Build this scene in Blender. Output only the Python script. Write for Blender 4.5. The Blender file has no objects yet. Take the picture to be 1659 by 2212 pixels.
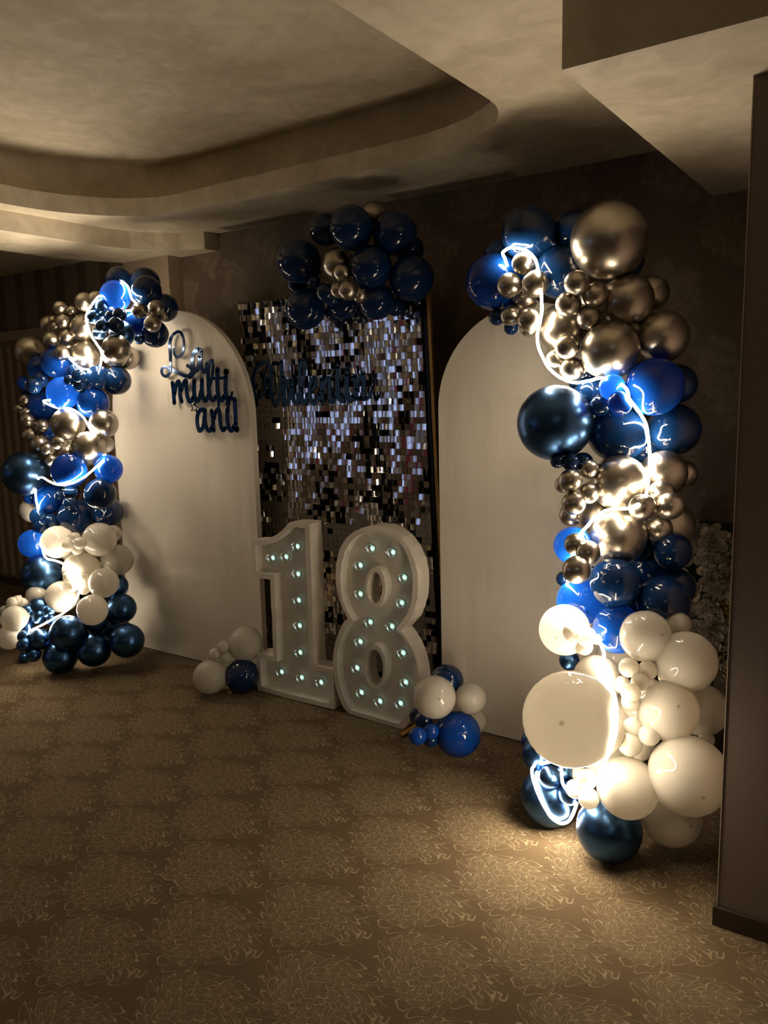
import bpy, bmesh, math, random
from mathutils import Vector, Matrix
from mathutils.geometry import tessellate_polygon
random.seed(7)
S = bpy.context.scene; COL = S.collection
# ---------------- camera (position and axes solved from the room's own parallel lines) ----------------
cam = bpy.data.cameras.new('camera'); cam_o = bpy.data.objects.new('camera', cam); COL.objects.link(cam_o)
RGT = Vector((0.82439795, 0.56548359, -0.02442005)); UPV = Vector((-0.06677702, 0.14001341, 0.98789528)); FWD = Vector((-0.5620577, 0.81278814, -0.15318807))
m = Matrix.Identity(4)
for i in range(3): m[i][0], m[i][1], m[i][2] = RGT[i], UPV[i], -FWD[i]
m.translation = (0, 0, 1.55); cam_o.matrix_world = m
cam.sensor_fit = 'VERTICAL'; cam.sensor_height = 24.0; cam.lens = 1695.17/2212*24.0; cam.clip_start = 0.05
S.camera = cam_o
# ---------------- world, exposure ----------------
w = bpy.data.worlds.new('world'); S.world = w; w.use_nodes = True
w.node_tree.nodes['Background'].inputs[0].default_value = (0.5, 0.42, 0.33, 1); w.node_tree.nodes['Background'].inputs[1].default_value = 0.05
S.view_settings.view_transform = 'Standard'; S.view_settings.look = 'None'; S.view_settings.gamma = 1; S.view_settings.use_curve_mapping = False
S.view_settings.exposure = 1.25
LED_POWER = 50.0          # light tubes in the garlands
LED_COLOUR = (1.0, 0.83, 0.60)
SPOT_POWER = 75.0         # unseen spots added behind the viewer
WINDOW_POWER = 0.62  # glow of the panes added behind the viewer
S.cycles.max_bounces = 8; S.cycles.diffuse_bounces = 4; S.cycles.glossy_bounces = 4; S.cycles.transmission_bounces = 8; S.cycles.sample_clamp_indirect = 4.0

# ---------------- node helpers ----------------
class N:
    """a value in a node tree; arithmetic builds Math nodes"""
    def __init__(s, t, k): s.t, s.k = t, k
    def op(s, o, *a):
        n = s.t.nodes.new('ShaderNodeMath'); n.operation = o
        for i, v in enumerate((s,)+a):
            if isinstance(v, N): s.t.links.new(v.k, n.inputs[i])
            else: n.inputs[i].default_value = v
        return N(s.t, n.outputs[0])
    def __add__(s, o): return s.op('ADD', o)
    def __sub__(s, o): return s.op('SUBTRACT', o)
    def __mul__(s, o): return s.op('MULTIPLY', o)
    def __truediv__(s, o): return s.op('DIVIDE', o)
    def sin(s): return s.op('SINE')
    def abs(s): return s.op('ABSOLUTE')
    def lt(s, o): return s.op('LESS_THAN', o)
    def gt(s, o): return s.op('GREATER_THAN', o)
    def mx(s, o): return s.op('MAXIMUM', o)
    def mn(s, o): return s.op('MINIMUM', o)
    def wrap(s, p):  # centred modulo
        return (s + p*0.5).op('FLOORED_MODULO', p) - p*0.5
    def step(s, a, b):  # smooth ramp 0..1 from a to b
        n = s.t.nodes.new('ShaderNodeMapRange'); n.interpolation_type = 'SMOOTHSTEP'
        s.t.links.new(s.k, n.inputs[0]); n.inputs[1].default_value = a; n.inputs[2].default_value = b
        return N(s.t, n.outputs[0])
def new_mat(name, col=(.5, .5, .5), rough=.5, metal=0.0, **kw):
    m = bpy.data.materials.new(name); m.use_nodes = True
    b = m.node_tree.nodes['Principled BSDF']
    b.inputs['Base Color'].default_value = (*col, 1); b.inputs['Roughness'].default_value = rough; b.inputs['Metallic'].default_value = metal
    for k, v in kw.items(): b.inputs[k.replace('_', ' ')].default_value = v
    return m
def coords(m, kind='Object'):
    t = m.node_tree; n = t.nodes.new('ShaderNodeTexCoord'); s = t.nodes.new('ShaderNodeSeparateXYZ'); t.links.new(n.outputs[kind], s.inputs[0])
    return n.outputs[kind], N(t, s.outputs[0]), N(t, s.outputs[1]), N(t, s.outputs[2])
def noise(m, vec, scale, detail=3, rough=.5, dist=0.0):
    t = m.node_tree; n = t.nodes.new('ShaderNodeTexNoise'); t.links.new(vec, n.inputs['Vector'])
    n.inputs['Scale'].default_value = scale; n.inputs['Detail'].default_value = detail; n.inputs['Roughness'].default_value = rough; n.inputs['Distortion'].default_value = dist
    return N(t, n.outputs[0])
def ramp2(m, f, c0, c1):
    t = m.node_tree; n = t.nodes.new('ShaderNodeMix'); n.data_type = 'RGBA'
    t.links.new(f.k, n.inputs[0]); ins = [i for i in n.inputs if i.type == 'RGBA']
    for i, c in zip(ins, (c0, c1)):
        if isinstance(c, N): t.links.new(c.k, i)
        else: i.default_value = (*c, 1)
    return N(t, [o for o in n.outputs if o.type == 'RGBA'][0])
def to_col(m, c): m.node_tree.links.new(c.k, m.node_tree.nodes['Principled BSDF'].inputs['Base Color'])
def bump(m, h, strength=.2, dist=.01):
    t = m.node_tree; b = t.nodes.new('ShaderNodeBump'); b.inputs['Strength'].default_value = strength; b.inputs['Distance'].default_value = dist
    t.links.new(h.k, b.inputs['Height']); t.links.new(b.outputs[0], t.nodes['Principled BSDF'].inputs['Normal'])
def comb(m, x, y, z=0.0):
    t = m.node_tree; n = t.nodes.new('ShaderNodeCombineXYZ')
    for i, v in enumerate((x, y, z)):
        if isinstance(v, N): t.links.new(v.k, n.inputs[i])
        else: n.inputs[i].default_value = v
    return n.outputs[0]

# ---------------- materials ----------------
def plaster(name, base, lite):
    m = new_mat(name, base, .7); v, x, y, z = coords(m)
    a = noise(m, v, 1.6, 6, .62, .6); b = noise(m, v, 7.0, 5, .6, 1.2)
    f = (a*0.6 + b*0.4).step(.36, .66)
    to_col(m, ramp2(m, f, base, lite)); bump(m, a*0.5 + b*0.5, .25, .02)
    return m
M_CEIL = plaster('stucco_plaster', (.50, .43, .31), (.72, .64, .50))
M_PILLAR = new_mat('brown_wallpaper', (.20, .15, .125), .75)
_v, _x, _y, _z = coords(M_PILLAR); to_col(M_PILLAR, ramp2(M_PILLAR, noise(M_PILLAR, _v, 90, 3), (.19, .145, .12), (.25, .19, .16)))
def damask():
    m = new_mat('damask_wallpaper', (.2, .15, .1), .6); v, x, y, z = coords(m)
    wx = noise(m, v, 5.5, 2) - .5; wz = noise(m, v, 7.0, 3) - .5
    a, b = .46, .62
    res = None
    for ox, oz in ((0, 0), (a/2, b/2)):
        lx = (x + ox).wrap(a) + wx*0.22; lz = (z + oz).wrap(b) + wz*0.22
        th = lz.op('ARCTAN2', lx); r = ((lx*1.3)*(lx*1.3) + lz*lz).op('SQRT')
        edge = (th*9.0).sin().abs()*0.035 + (th*4.0).sin()*0.025 + .15
        g = (edge - r).step(0.0, .012)*((r*80.0 + (th*5.0).sin()*2.0).sin()*0.35 + .75)
        res = g if res is None else res.mx(g)
    to_col(m, ramp2(m, res, (.105, .076, .048), (.16, .12, .083)))
    return m
M_DAMASK = damask()
def striped():
    m = new_mat('striped_wallpaper', (.2, .15, .1), .55); v, x, y, z = coords(m)
    s = (x + 5.935).wrap(.262).abs().lt(.079)
    to_col(m, ramp2(m, s, (.10, .068, .042), (.18, .137, .096)))
    return m
M_STRIPE = striped()
M_PLAIN = new_mat('plain_wallpaper', (.33, .26, .18), .6)
M_DOOR = new_mat('painted_door', (.17, .12, .075), .5)
M_SKIRT = new_mat('dark_skirting', (.055, .036, .025), .4)
M_TRIM = new_mat('pale_lit_edge_trim', (.6, .5, .4), .4)
def carpet():
    m = new_mat('patterned_carpet', (.2, .15, .08), .95, Specular_IOR_Level=.1); v, x, y, z = coords(m)
    P, Q = .4305, .457
    l = []
    for ox, oy in ((1.851, -2.085), (1.636, -1.8565)):
        lx = (x + ox).wrap(P); ly = (y + oy).wrap(Q)
        l.append((lx, ly, lx*lx + ly*ly))
    near = l[0][2].lt(l[1][2])
    pick = lambda a, b: b + (a - b)*near
    lx = pick(l[0][0], l[1][0]); ly = pick(l[0][1], l[1][1])
    vec = comb(m, lx, ly)
    n1 = noise(m, vec, 13, 2) - .5; n2 = noise(m, comb(m, lx + 3.1, ly + 1.7), 13, 2) - .5
    px = lx + n1*0.075 + .012; py = ly + n2*0.075 + .01
    th = py.op('ARCTAN2', px); r = (px*px*0.80 + py*py*1.22).op('SQRT')/(((th*3.0 + .5).sin()*0.07 + (th*5.0 + 1.1).sin()*0.08) + 1.0)
    line = None
    def add(d, wd):
        nonlocal line
        g = (d.abs()*-1.0 + wd).step(0.0, wd*0.8)
        line = g if line is None else line.mx(g)
    swirl = th + r*9.0
    for r0, amp, n, ph, wd in ((.168, .030, 8.5, .3, .0033), (.140, .036, 9.5, 1.4, .0033), (.112, .034, 8.5, 2.2, .0030), (.086, .028, 7.5, .8, .0030), (.058, .022, 5.5, 1.9, .0028), (.032, .014, 3.5, .4, .0028)):
        e = (swirl*n + ph).sin().abs()
        add(r - (e.op('POWER', .6)*amp + (r0 - amp)), wd)
    # feathery ribs inside the petals
    rib = (swirl*21.0 + (r*60.0).sin()*1.2).sin().abs()
    ribs = (rib*-1.0 + .34).step(0.0, .2)*((r*-1.0) + .155).step(0.0, .02)*(noise(m, vec, 40, 2).step(.42, .56))
    line = line.mx(ribs*0.9)
    body = ((r*-1.0) + .17).step(0.0, .06)
    wear = noise(m, v, 2.2, 3)
    pile = noise(m, v, 420, 2, .7)
    fuzz = noise(m, v, 130, 3, .7)
    f = (line*(fuzz*0.9 + .45)*0.85 + body*0.10).mn(1.0)
    f = f*(wear*0.5 + .72)
    base = ramp2(m, pile, (.090, .061, .033), (.165, .116, .068))
    to_col(m, ramp2(m, f.mn(1.0).mx(0.0), base, (.37, .295, .185)))
    bump(m, pile*0.5 + fuzz*0.5 + line*0.35, .55, .006)
    return m
M_CARPET = carpet()
def latex(name, col, transl, tip, rough=.07):
    m = new_mat(name, col, rough, Coat_Weight=.3, Coat_Roughness=.03); t = m.node_tree; b = t.nodes['Principled BSDF']
    v, x, y, z = coords(m)
    d = (x*x + y*y).op('SQRT')
    spot = (d*-1.0 + .075).step(0.0, .05)*z.gt(.9)          # the thicker dark nipple of the blown latex
    c = ramp2(m, spot, col, tip); to_col(m, c)
    tr = t.nodes.new('ShaderNodeBsdfTranslucent'); t.links.new(c.k, tr.inputs[0])
    mx = t.nodes.new('ShaderNodeMixShader'); mx.inputs[0].default_value = transl
    t.links.new(b.outputs[0], mx.inputs[1]); t.links.new(tr.outputs[0], mx.inputs[2]); t.links.new(mx.outputs[0], t.nodes['Material Output'].inputs[0])
    return m
def chrome(name, col, rough):
    m = new_mat(name, col, rough, 1.0); v, x, y, z = coords(m)
    d = (x*x + y*y).op('SQRT'); spot = (d*-1.0 + .06).step(0.0, .04)*z.gt(.9)
    to_col(m, ramp2(m, spot, col, tuple(c*.3 for c in col)))
    return m
LATEX = {'N': latex('navy_latex', (.004, .024, .092), .18, (.002, .006, .03)),
         'B': latex('lit_navy_latex', (.004, .055, .33), .32, (.002, .01, .05)),  # navy latex again, brightened: the tube light is put into its colour
         'W': latex('white_latex', (.70, .66, .58), .42, (.42, .36, .27)),
         'S': chrome('silver_chrome_latex', (.50, .455, .385), .30),
         'D': chrome('metallic_blue_latex', (.052, .125, .28), .30)}
def emitter(name, col, power):
    m = bpy.data.materials.new(name); m.use_nodes = True; t = m.node_tree; t.nodes.clear()
    e = t.nodes.new('ShaderNodeEmission'); e.inputs[0].default_value = (*col, 1); e.inputs[1].default_value = power
    o = t.nodes.new('ShaderNodeOutputMaterial'); t.links.new(e.outputs[0], o.inputs[0]); return m
M_LED = emitter('light_tube_glow', LED_COLOUR, LED_POWER); M_LEDBACK = emitter('light_tube_back', LED_COLOUR, LED_POWER*.62)
M_SPOT = emitter('added_spot_glow', (1.0, .86, .66), SPOT_POWER)
M_WIN = emitter('added_window_glow', (.45, .58, 1.0), WINDOW_POWER)
M_CHIP = emitter('bulb_filament_glow', (.55, 1.0, .82), .42)
M_FOAM = new_mat('white_painted_foam', (.66, .61, .53), .6)
_v, _x, _y, _z = coords(M_FOAM); to_col(M_FOAM, ramp2(M_FOAM, noise(M_FOAM, _v, 9, 4).step(.4, .65), (.70, .65, .57), (.80, .75, .66)))
M_CLOTH = new_mat('ivory_stretch_cloth', (.78, .72, .62), .85)
_v, _x, _y, _z = coords(M_CLOTH); bump(M_CLOTH, noise(M_CLOTH, comb(M_CLOTH, _x*7.0, _y, _z*1.3), 1.6, 3), .35, .03)
M_SIGN = new_mat('blue_mirror_acrylic', (.004, .028, .09), .12, .55)
M_MATT = new_mat('blue_acrylic', (.006, .045, .12), .3, .1)
M_GOLD = new_mat('brushed_gold', (.60, .38, .12), .45, .8)
M_GRID = new_mat('black_plastic_grid', (.004, .004, .005), .35)
M_SEQ = new_mat('mirror_sequin', (.82, .80, .78), .10, 1.0)
_v, _x, _y, _z = coords(M_SEQ); bump(M_SEQ, noise(M_SEQ, _v, 30, 1), .05, .003)
M_PIN = new_mat('steel_pin', (.8, .8, .78), .2, 1.0)
M_GLASS = bpy.data.materials.new('thin_clear_glass'); M_GLASS.use_nodes = True
_t = M_GLASS.node_tree; _t.nodes.clear(); _lw = _t.nodes.new('ShaderNodeLayerWeight'); _lw.inputs[0].default_value = .42
_g = _t.nodes.new('ShaderNodeBsdfGlossy'); _g.inputs['Roughness'].default_value = .04; _tr = _t.nodes.new('ShaderNodeBsdfTransparent'); _tr.inputs[0].default_value = (.93, .95, .94, 1)
_mx = _t.nodes.new('ShaderNodeMixShader'); _o = _t.nodes.new('ShaderNodeOutputMaterial')
for a_, b_ in ((_lw.outputs['Facing'], _mx.inputs[0]), (_tr.outputs[0], _mx.inputs[1]), (_g.outputs[0], _mx.inputs[2]), (_mx.outputs[0], _o.inputs[0])): _t.links.new(a_, b_)
M_BLACK = new_mat('black_metal', (.01, .01, .01), .4, .5)
M_PETAL = new_mat('ivory_petals', (.50, .45, .36), .6); M_YELLOW = new_mat('yellow_petals', (.50, .38, .08), .6)
M_LEAF = new_mat('dark_leaves', (.02, .035, .012), .5)
M_FAR = new_mat('far_wall_paint', (.55, .44, .30), .7); M_CORE = emitter('bulb_core_glow', (.9, 1.0, .95), 5.0)
M_VENT = new_mat('vent_paint', (.34, .28, .20), .6)
M_RED = new_mat('red_upholstery', (.45, .012, .015), .6)

# ---------------- mesh helpers ----------------
def link(name, me, mat=None, parent=None, **props):
    o = bpy.data.objects.new(name, me); COL.objects.link(o)
    if mat is not None and not me.materials: me.materials.append(mat)
    if parent is not None: o.parent = parent
    for k, v in props.items(): o[k] = v
    return o
def empty(name, loc, label, cat, group=None):
    o = bpy.data.objects.new(name, None); COL.objects.link(o); o.location = loc; o['label'] = label; o['category'] = cat; o.empty_display_size = .1
    if group: o['group'] = group
    return o
def mesh(name, v, f, smooth=False):
    me = bpy.data.meshes.new(name); me.from_pydata([tuple(p) for p in v], [], f)
    if smooth: me.polygons.foreach_set('use_smooth', [True]*len(me.polygons))
    me.update(); return me
class MB:
    def __init__(s): s.v, s.f = [], []
    def add(s, v, f):
        n = len(s.v); s.v += [tuple(p) for p in v]; s.f += [tuple(i+n for i in q) for q in f]
    def box(s, x0, x1, y0, y1, z0, z1):
        s.add([(x, y, z) for x in (x0, x1) for y in (y0, y1) for z in (z0, z1)], [(0, 1, 3, 2), (4, 6, 7, 5), (0, 4, 5, 1), (2, 3, 7, 6), (0, 2, 6, 4), (1, 5, 7, 3)])
    def poly(s, loops, put):           # filled polygon with holes; put maps (a, b) to 3-D
        flat = [p for l in loops for p in l]
        tri = tessellate_polygon([[Vector((p[0], p[1], 0)) for p in l] for l in loops])
        s.add([put(*p) for p in flat], [tuple(t) for t in tri])
    def wall(s, loop, put0, put1):     # side wall round a loop
        n = len(loop); s.add([put0(*p) for p in loop] + [put1(*p) for p in loop], [(i, (i+1) % n, n+(i+1) % n, n+i) for i in range(n)])
    def tube(s, pts, r, seg=8, cap=True):
        pts = [Vector(p) for p in pts]; up = Vector((0, 0, 1)); rings = []
        for i, p in enumerate(pts):
            d = (pts[min(i+1, len(pts)-1)] - pts[max(i-1, 0)]).normalized()
            a = d.cross(up)
            if a.length < 1e-3: a = d.cross(Vector((1, 0, 0)))
            a.normalize(); b = d.cross(a).normalized(); up = a.cross(d) if abs(a.cross(d).dot(d)) < .9 else up
            rings.append([p + (a*math.cos(t) + b*math.sin(t))*r for t in [2*math.pi*k/seg for k in range(seg)]])
        n0 = [q for rg in rings for q in rg]; f = []
        for i in range(len(rings)-1):
            for k in range(seg):
                a0 = i*seg+k; a1 = i*seg+(k+1) % seg; f.append((a0, a1, a1+seg, a0+seg))
        if cap: f += [tuple(range(seg-1, -1, -1)), tuple(range(len(n0)-seg, len(n0)))]
        s.add(n0, f)
    def build(s, name, mat, parent=None, smooth=False, **props): return link(name, mesh(name, s.v, s.f, smooth), mat, parent, **props)
def box_obj(name, mat, dims, parent=None, **props):
    b = MB(); b.box(*dims); return b.build(name, mat, parent, **props)

BALLOONS=[ # latex finish, x, y, z, radius, size, place, label
('B',-4.357,2.795,1.345,0.0627,'large','L','lower large lit navy balloon deep inside the left garland'),
('N',-4.153,2.810,1.675,0.0741,'large','L','topmost large navy balloon deep inside the left garland'),
('B',-4.068,2.771,1.552,0.0734,'large','L','upper large lit navy balloon deep inside the left garland'),
('N',-4.663,2.856,1.603,0.0574,'small','L','small navy balloon deep inside the left garland'),
('S',-4.272,2.780,1.976,0.0533,'small','L','small chrome silver balloon deep inside the left garland'),
('S',-4.175,2.809,1.838,0.0603,'large','L','upper large chrome silver balloon deep inside the left garland'),
('S',-4.039,2.728,1.312,0.0667,'large','L','lower large chrome silver balloon deep inside the left garland'),
('N',-4.389,2.869,0.977,0.0864,'large','L','middle large navy balloon deep inside the left garland'),
('N',-4.228,2.928,0.861,0.0792,'large','L','lowest large navy balloon deep inside the left garland'),
('W',-4.247,2.789,0.633,0.0778,'large','L','large white balloon deep inside the left garland'),
('D',-4.182,2.716,0.174,0.0771,'large','L','middle large metallic dark blue balloon deep inside the left garland'),
('D',-4.217,2.610,0.138,0.0689,'large','L','leftmost large metallic dark blue balloon deep inside the left garland'),
('D',-3.910,2.761,0.203,0.0757,'large','L','rightmost large metallic dark blue balloon deep inside the left garland'),
('N',-0.817,2.914,0.884,0.0864,'large','R','fourth large navy balloon from top deep inside the right garland'),
('N',-0.844,2.821,0.976,0.0686,'large','R','third large navy balloon from top deep inside the right garland'),
('N',-0.841,2.904,1.307,0.0741,'large','R','second large navy balloon from top deep inside the right garland'),
('N',-1.053,2.844,1.586,0.0625,'large','R','topmost large navy balloon deep inside the right garland'),
('S',-1.071,2.900,1.789,0.0682,'large','R','second large chrome silver balloon from top deep inside the right garland'),
('S',-1.025,2.833,1.847,0.0604,'large','R','topmost large chrome silver balloon deep inside the right garland'),
('S',-0.977,2.820,1.144,0.0702,'large','R','third large chrome silver balloon from top deep inside the right garland'),
('S',-0.845,2.864,1.103,0.0690,'large','R','lowest large chrome silver balloon deep inside the right garland'),
('W',-0.859,2.681,0.579,0.0749,'large','R','topmost large white balloon deep inside the right garland'),
('W',-0.837,2.591,0.398,0.0841,'large','R','third large white balloon from top deep inside the right garland'),
('W',-0.850,2.553,0.254,0.0724,'large','R','lowest large white balloon deep inside the right garland'),
('W',-0.725,2.583,0.484,0.0813,'large','R','second large white balloon from top deep inside the right garland'),
('N',-0.855,2.769,0.743,0.0763,'large','R','lowest large navy balloon deep inside the right garland'),
('S',-3.910,2.772,2.077,0.0522,'small','L','left small chrome silver balloon behind the top of the left garland'),
('S',-3.800,2.773,2.077,0.0503,'small','L','right small chrome silver balloon behind the top of the left garland'),
('N',-3.426,2.920,2.018,0.0763,'large','L','fourth large navy balloon from top at the head of the left garland'),
('N',-3.694,2.848,2.183,0.0703,'large','L','topmost large navy balloon at the head of the left garland'),
('N',-3.570,2.919,2.163,0.0831,'large','L','second large navy balloon from top at the head of the left garland'),
('S',-3.783,2.933,1.770,0.0695,'large','L','lowest large chrome silver balloon beside the upper light loop of the left garland'),
('S',-4.459,2.766,1.833,0.0942,'large','L','third large chrome silver balloon from top beside the upper light loop of the left garland'),
('S',-3.771,2.847,1.790,0.0766,'large','L','fourth large chrome silver balloon from top beside the upper light loop of the left garland'),
('B',-3.551,2.831,1.941,0.0688,'large','L','lower large lit navy balloon at the head of the left garland'),
('N',-3.420,2.841,1.877,0.0731,'large','L','lowest large navy balloon at the head of the left garland'),
('S',-4.015,2.837,1.946,0.0816,'large','L','topmost large chrome silver balloon beside the upper light loop of the left garland'),
('D',-3.465,2.774,1.847,0.0258,'small','L','lowest small metallic dark blue balloon under the head of the left garland'),
('D',-3.547,2.730,1.881,0.0675,'large','L','large metallic dark blue balloon under the head of the left garland'),
('N',-3.459,2.836,2.103,0.0797,'large','L','third large navy balloon from top at the head of the left garland'),
('S',-3.492,2.646,1.798,0.0733,'large','L','second large chrome silver balloon from top beside the upper light loop of the left garland'),
('S',-4.002,2.818,1.789,0.0846,'large','L','fifth large chrome silver balloon from top beside the upper light loop of the left garland'),
('B',-3.604,2.747,2.081,0.0814,'large','L','upper large lit navy balloon at the head of the left garland'),
('D',-3.631,2.670,2.025,0.0412,'small','L','topmost small metallic dark blue balloon under the head of the left garland'),
('D',-3.608,2.665,1.981,0.0242,'small','L','second small metallic dark blue balloon from top under the head of the left garland'),
('D',-3.637,2.624,1.969,0.0373,'small','L','third small metallic dark blue balloon from top under the head of the left garland'),
('D',-3.782,2.762,1.899,0.0368,'small','L','fifth small metallic dark blue balloon from top under the head of the left garland'),
('N',-3.561,2.677,1.966,0.0350,'small','L','middle small navy balloon under the head of the left garland'),
('N',-3.498,2.683,1.972,0.0372,'small','L','topmost small navy balloon under the head of the left garland'),
('N',-3.479,2.643,1.917,0.0417,'small','L','lowest small navy balloon under the head of the left garland'),
('D',-3.527,2.595,1.912,0.0343,'small','L','fourth small metallic dark blue balloon from top under the head of the left garland'),
('S',-3.297,2.803,1.958,0.0217,'small','L','rightmost small chrome silver balloon at the right tip of the left garland'),
('S',-3.443,2.769,1.995,0.0425,'small','L','leftmost small chrome silver balloon at the right tip of the left garland'),
('S',-3.311,2.770,1.997,0.0418,'small','L','third small chrome silver balloon from left at the right tip of the left garland'),
('S',-3.322,2.748,1.918,0.0437,'small','L','second small chrome silver balloon from left at the right tip of the left garland'),
('S',-4.070,2.798,2.043,0.0274,'small','L','second small chrome silver balloon from top at the upper outer edge of the left garland'),
('S',-4.198,2.760,1.994,0.0290,'small','L','third small chrome silver balloon from top at the upper outer edge of the left garland'),
('S',-4.165,2.747,1.958,0.0249,'small','L','lowest small chrome silver balloon at the upper outer edge of the left garland'),
('S',-4.127,2.763,2.061,0.0391,'small','L','topmost small chrome silver balloon at the upper outer edge of the left garland'),
('S',-4.107,2.763,1.982,0.0431,'small','L','fourth small chrome silver balloon from top at the upper outer edge of the left garland'),
('B',-4.345,2.738,1.729,0.0702,'large','L','second large lit navy balloon from top in the upper blue band of the left garland'),
('B',-4.143,2.718,1.751,0.0855,'large','L','topmost large lit navy balloon in the upper blue band of the left garland'),
('S',-4.243,2.755,1.907,0.0299,'small','L','topmost small chrome silver balloon between the upper silver and blue bands, left garland'),
('S',-4.085,2.762,1.896,0.0419,'small','L','second small chrome silver balloon from top between the upper silver and blue bands, left garland'),
('S',-4.159,2.710,1.880,0.0470,'small','L','third small chrome silver balloon from top between the upper silver and blue bands, left garland'),
('S',-4.041,2.694,1.802,0.0407,'small','L','lowest small chrome silver balloon between the upper silver and blue bands, left garland'),
('N',-3.782,2.850,1.641,0.0800,'large','L','right large navy balloon in the upper blue band of the left garland'),
('N',-3.826,2.763,1.662,0.0665,'large','L','left large navy balloon in the upper blue band of the left garland'),
('B',-4.560,2.865,1.572,0.0499,'small','L','small lit navy balloon in the upper blue band of the left garland'),
('B',-4.463,2.811,1.511,0.0932,'large','L','lowest large lit navy balloon in the upper blue band of the left garland'),
('B',-3.872,2.750,1.519,0.0900,'large','L','fourth large lit navy balloon from top in the upper blue band of the left garland'),
('B',-4.009,2.658,1.578,0.0905,'large','L','third large lit navy balloon from top in the upper blue band of the left garland'),
('N',-4.008,2.745,1.707,0.0379,'small','L','topmost small navy balloon on the upper blue band of the left garland'),
('N',-3.933,2.651,1.648,0.0287,'small','L','third small navy balloon from top on the upper blue band of the left garland'),
('N',-3.884,2.687,1.617,0.0397,'small','L','lowest small navy balloon on the upper blue band of the left garland'),
('N',-3.854,2.662,1.668,0.0393,'small','L','second small navy balloon from top on the upper blue band of the left garland'),
('B',-4.534,2.746,1.650,0.0415,'small','L','small lit navy balloon at the outer edge of the upper blue band, left garland'),
('N',-4.214,2.660,1.659,0.0460,'small','L','upper small navy balloon at the outer edge of the upper blue band, left garland'),
('N',-4.196,2.600,1.624,0.0454,'small','L','lower small navy balloon at the outer edge of the upper blue band, left garland'),
('S',-4.505,2.727,1.546,0.0359,'small','L','topmost small chrome silver balloon at the outer edge of the middle silver band, left garland'),
('S',-4.549,2.711,1.494,0.0277,'small','L','second small chrome silver balloon from top at outer edge of middle silver band, left garland'),
('S',-4.497,2.719,1.469,0.0359,'small','L','third small chrome silver balloon from top at outer edge of middle silver band, left garland'),
('S',-4.449,2.698,1.427,0.0439,'small','L','fourth small chrome silver balloon from top at outer edge of middle silver band, left garland'),
('S',-4.444,2.701,1.336,0.0469,'small','L','lowest small chrome silver balloon at the outer edge of the middle silver band, left garland'),
('S',-4.350,2.731,1.391,0.0411,'small','L','fifth small chrome silver balloon from top at outer edge of middle silver band, left garland'),
('W',-3.815,2.768,1.286,0.0474,'small','L','small white balloon peeping out behind the left garland'),
('S',-4.363,2.716,1.280,0.0605,'large','L','leftmost large chrome silver balloon in the middle silver band of the left garland'),
('S',-3.768,2.733,1.404,0.0801,'large','L','rightmost large chrome silver balloon in the middle silver band of the left garland'),
('S',-3.979,2.655,1.405,0.0942,'large','L','second large chrome silver balloon from left in the middle silver band of the left garland'),
('S',-3.815,2.656,1.272,0.0964,'large','L','third large chrome silver balloon from left in the middle silver band of the left garland'),
('S',-4.270,2.700,1.254,0.0449,'small','L','second small chrome silver balloon from top on the middle silver band of the left garland'),
('S',-3.977,2.584,1.308,0.0411,'small','L','topmost small chrome silver balloon on the middle silver band of the left garland'),
('S',-4.230,2.696,1.187,0.0407,'small','L','lowest small chrome silver balloon on the middle silver band of the left garland'),
('S',-3.891,2.567,1.248,0.0432,'small','L','third small chrome silver balloon from top on the middle silver band of the left garland'),
('W',-4.543,2.729,0.868,0.0770,'large','L','large white balloon peeping out behind the left garland'),
('B',-4.492,2.695,0.956,0.0436,'small','L','small lit navy balloon in the lower blue band of the left garland'),
('B',-3.704,2.693,1.158,0.0785,'large','L','topmost large lit navy balloon in the lower blue band of the left garland'),
('N',-4.034,2.906,0.862,0.0915,'large','L','middle large navy balloon in the lower blue band of the left garland'),
('B',-4.376,2.741,0.946,0.0898,'large','L','third large lit navy balloon from top in the lower blue band of the left garland'),
('B',-3.815,2.526,1.160,0.0941,'large','L','second large lit navy balloon from top in the lower blue band of the left garland'),
('N',-4.204,2.797,0.842,0.1016,'large','L','lowest large navy balloon in the lower blue band of the left garland'),
('N',-3.692,2.620,1.029,0.0865,'large','L','topmost large navy balloon in the lower blue band of the left garland'),
('D',-4.366,2.600,1.117,0.1298,'large','L','upper large metallic dark blue balloon in the lower blue band of the left garland'),
('N',-4.111,2.707,0.945,0.0380,'small','L','lowest small navy balloon right under the horizontal light curve, left garland'),
('N',-4.214,2.710,0.984,0.0308,'small','L','middle small navy balloon right under the horizontal light curve, left garland'),
('N',-3.791,2.507,1.044,0.0363,'small','L','topmost small navy balloon right under the horizontal light curve, left garland'),
('N',-4.337,2.721,0.815,0.0462,'small','L','middle small navy balloon above the white band of the left garland'),
('N',-4.395,2.674,0.846,0.0501,'small','L','topmost small navy balloon above the white band of the left garland'),
('N',-4.364,2.662,0.786,0.0472,'small','L','lowest small navy balloon above the white band of the left garland'),
('B',-4.385,2.620,0.688,0.0857,'large','L','lowest large lit navy balloon in the lower blue band of the left garland'),
('W',-3.961,2.877,0.745,0.0502,'small','L','small white balloon in the white band of the left garland'),
('D',-3.900,2.821,0.441,0.0747,'large','L','topmost large metallic dark blue balloon at the foot of the left garland'),
('W',-3.906,2.852,0.594,0.0929,'large','L','third large white balloon from top in the white band of the left garland'),
('W',-3.940,2.767,0.728,0.0994,'large','L','topmost large white balloon in the white band of the left garland'),
('W',-4.218,2.675,0.705,0.0976,'large','L','second large white balloon from top in the white band of the left garland'),
('W',-4.029,2.691,0.553,0.1054,'large','L','fourth large white balloon from top in the white band of the left garland'),
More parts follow.
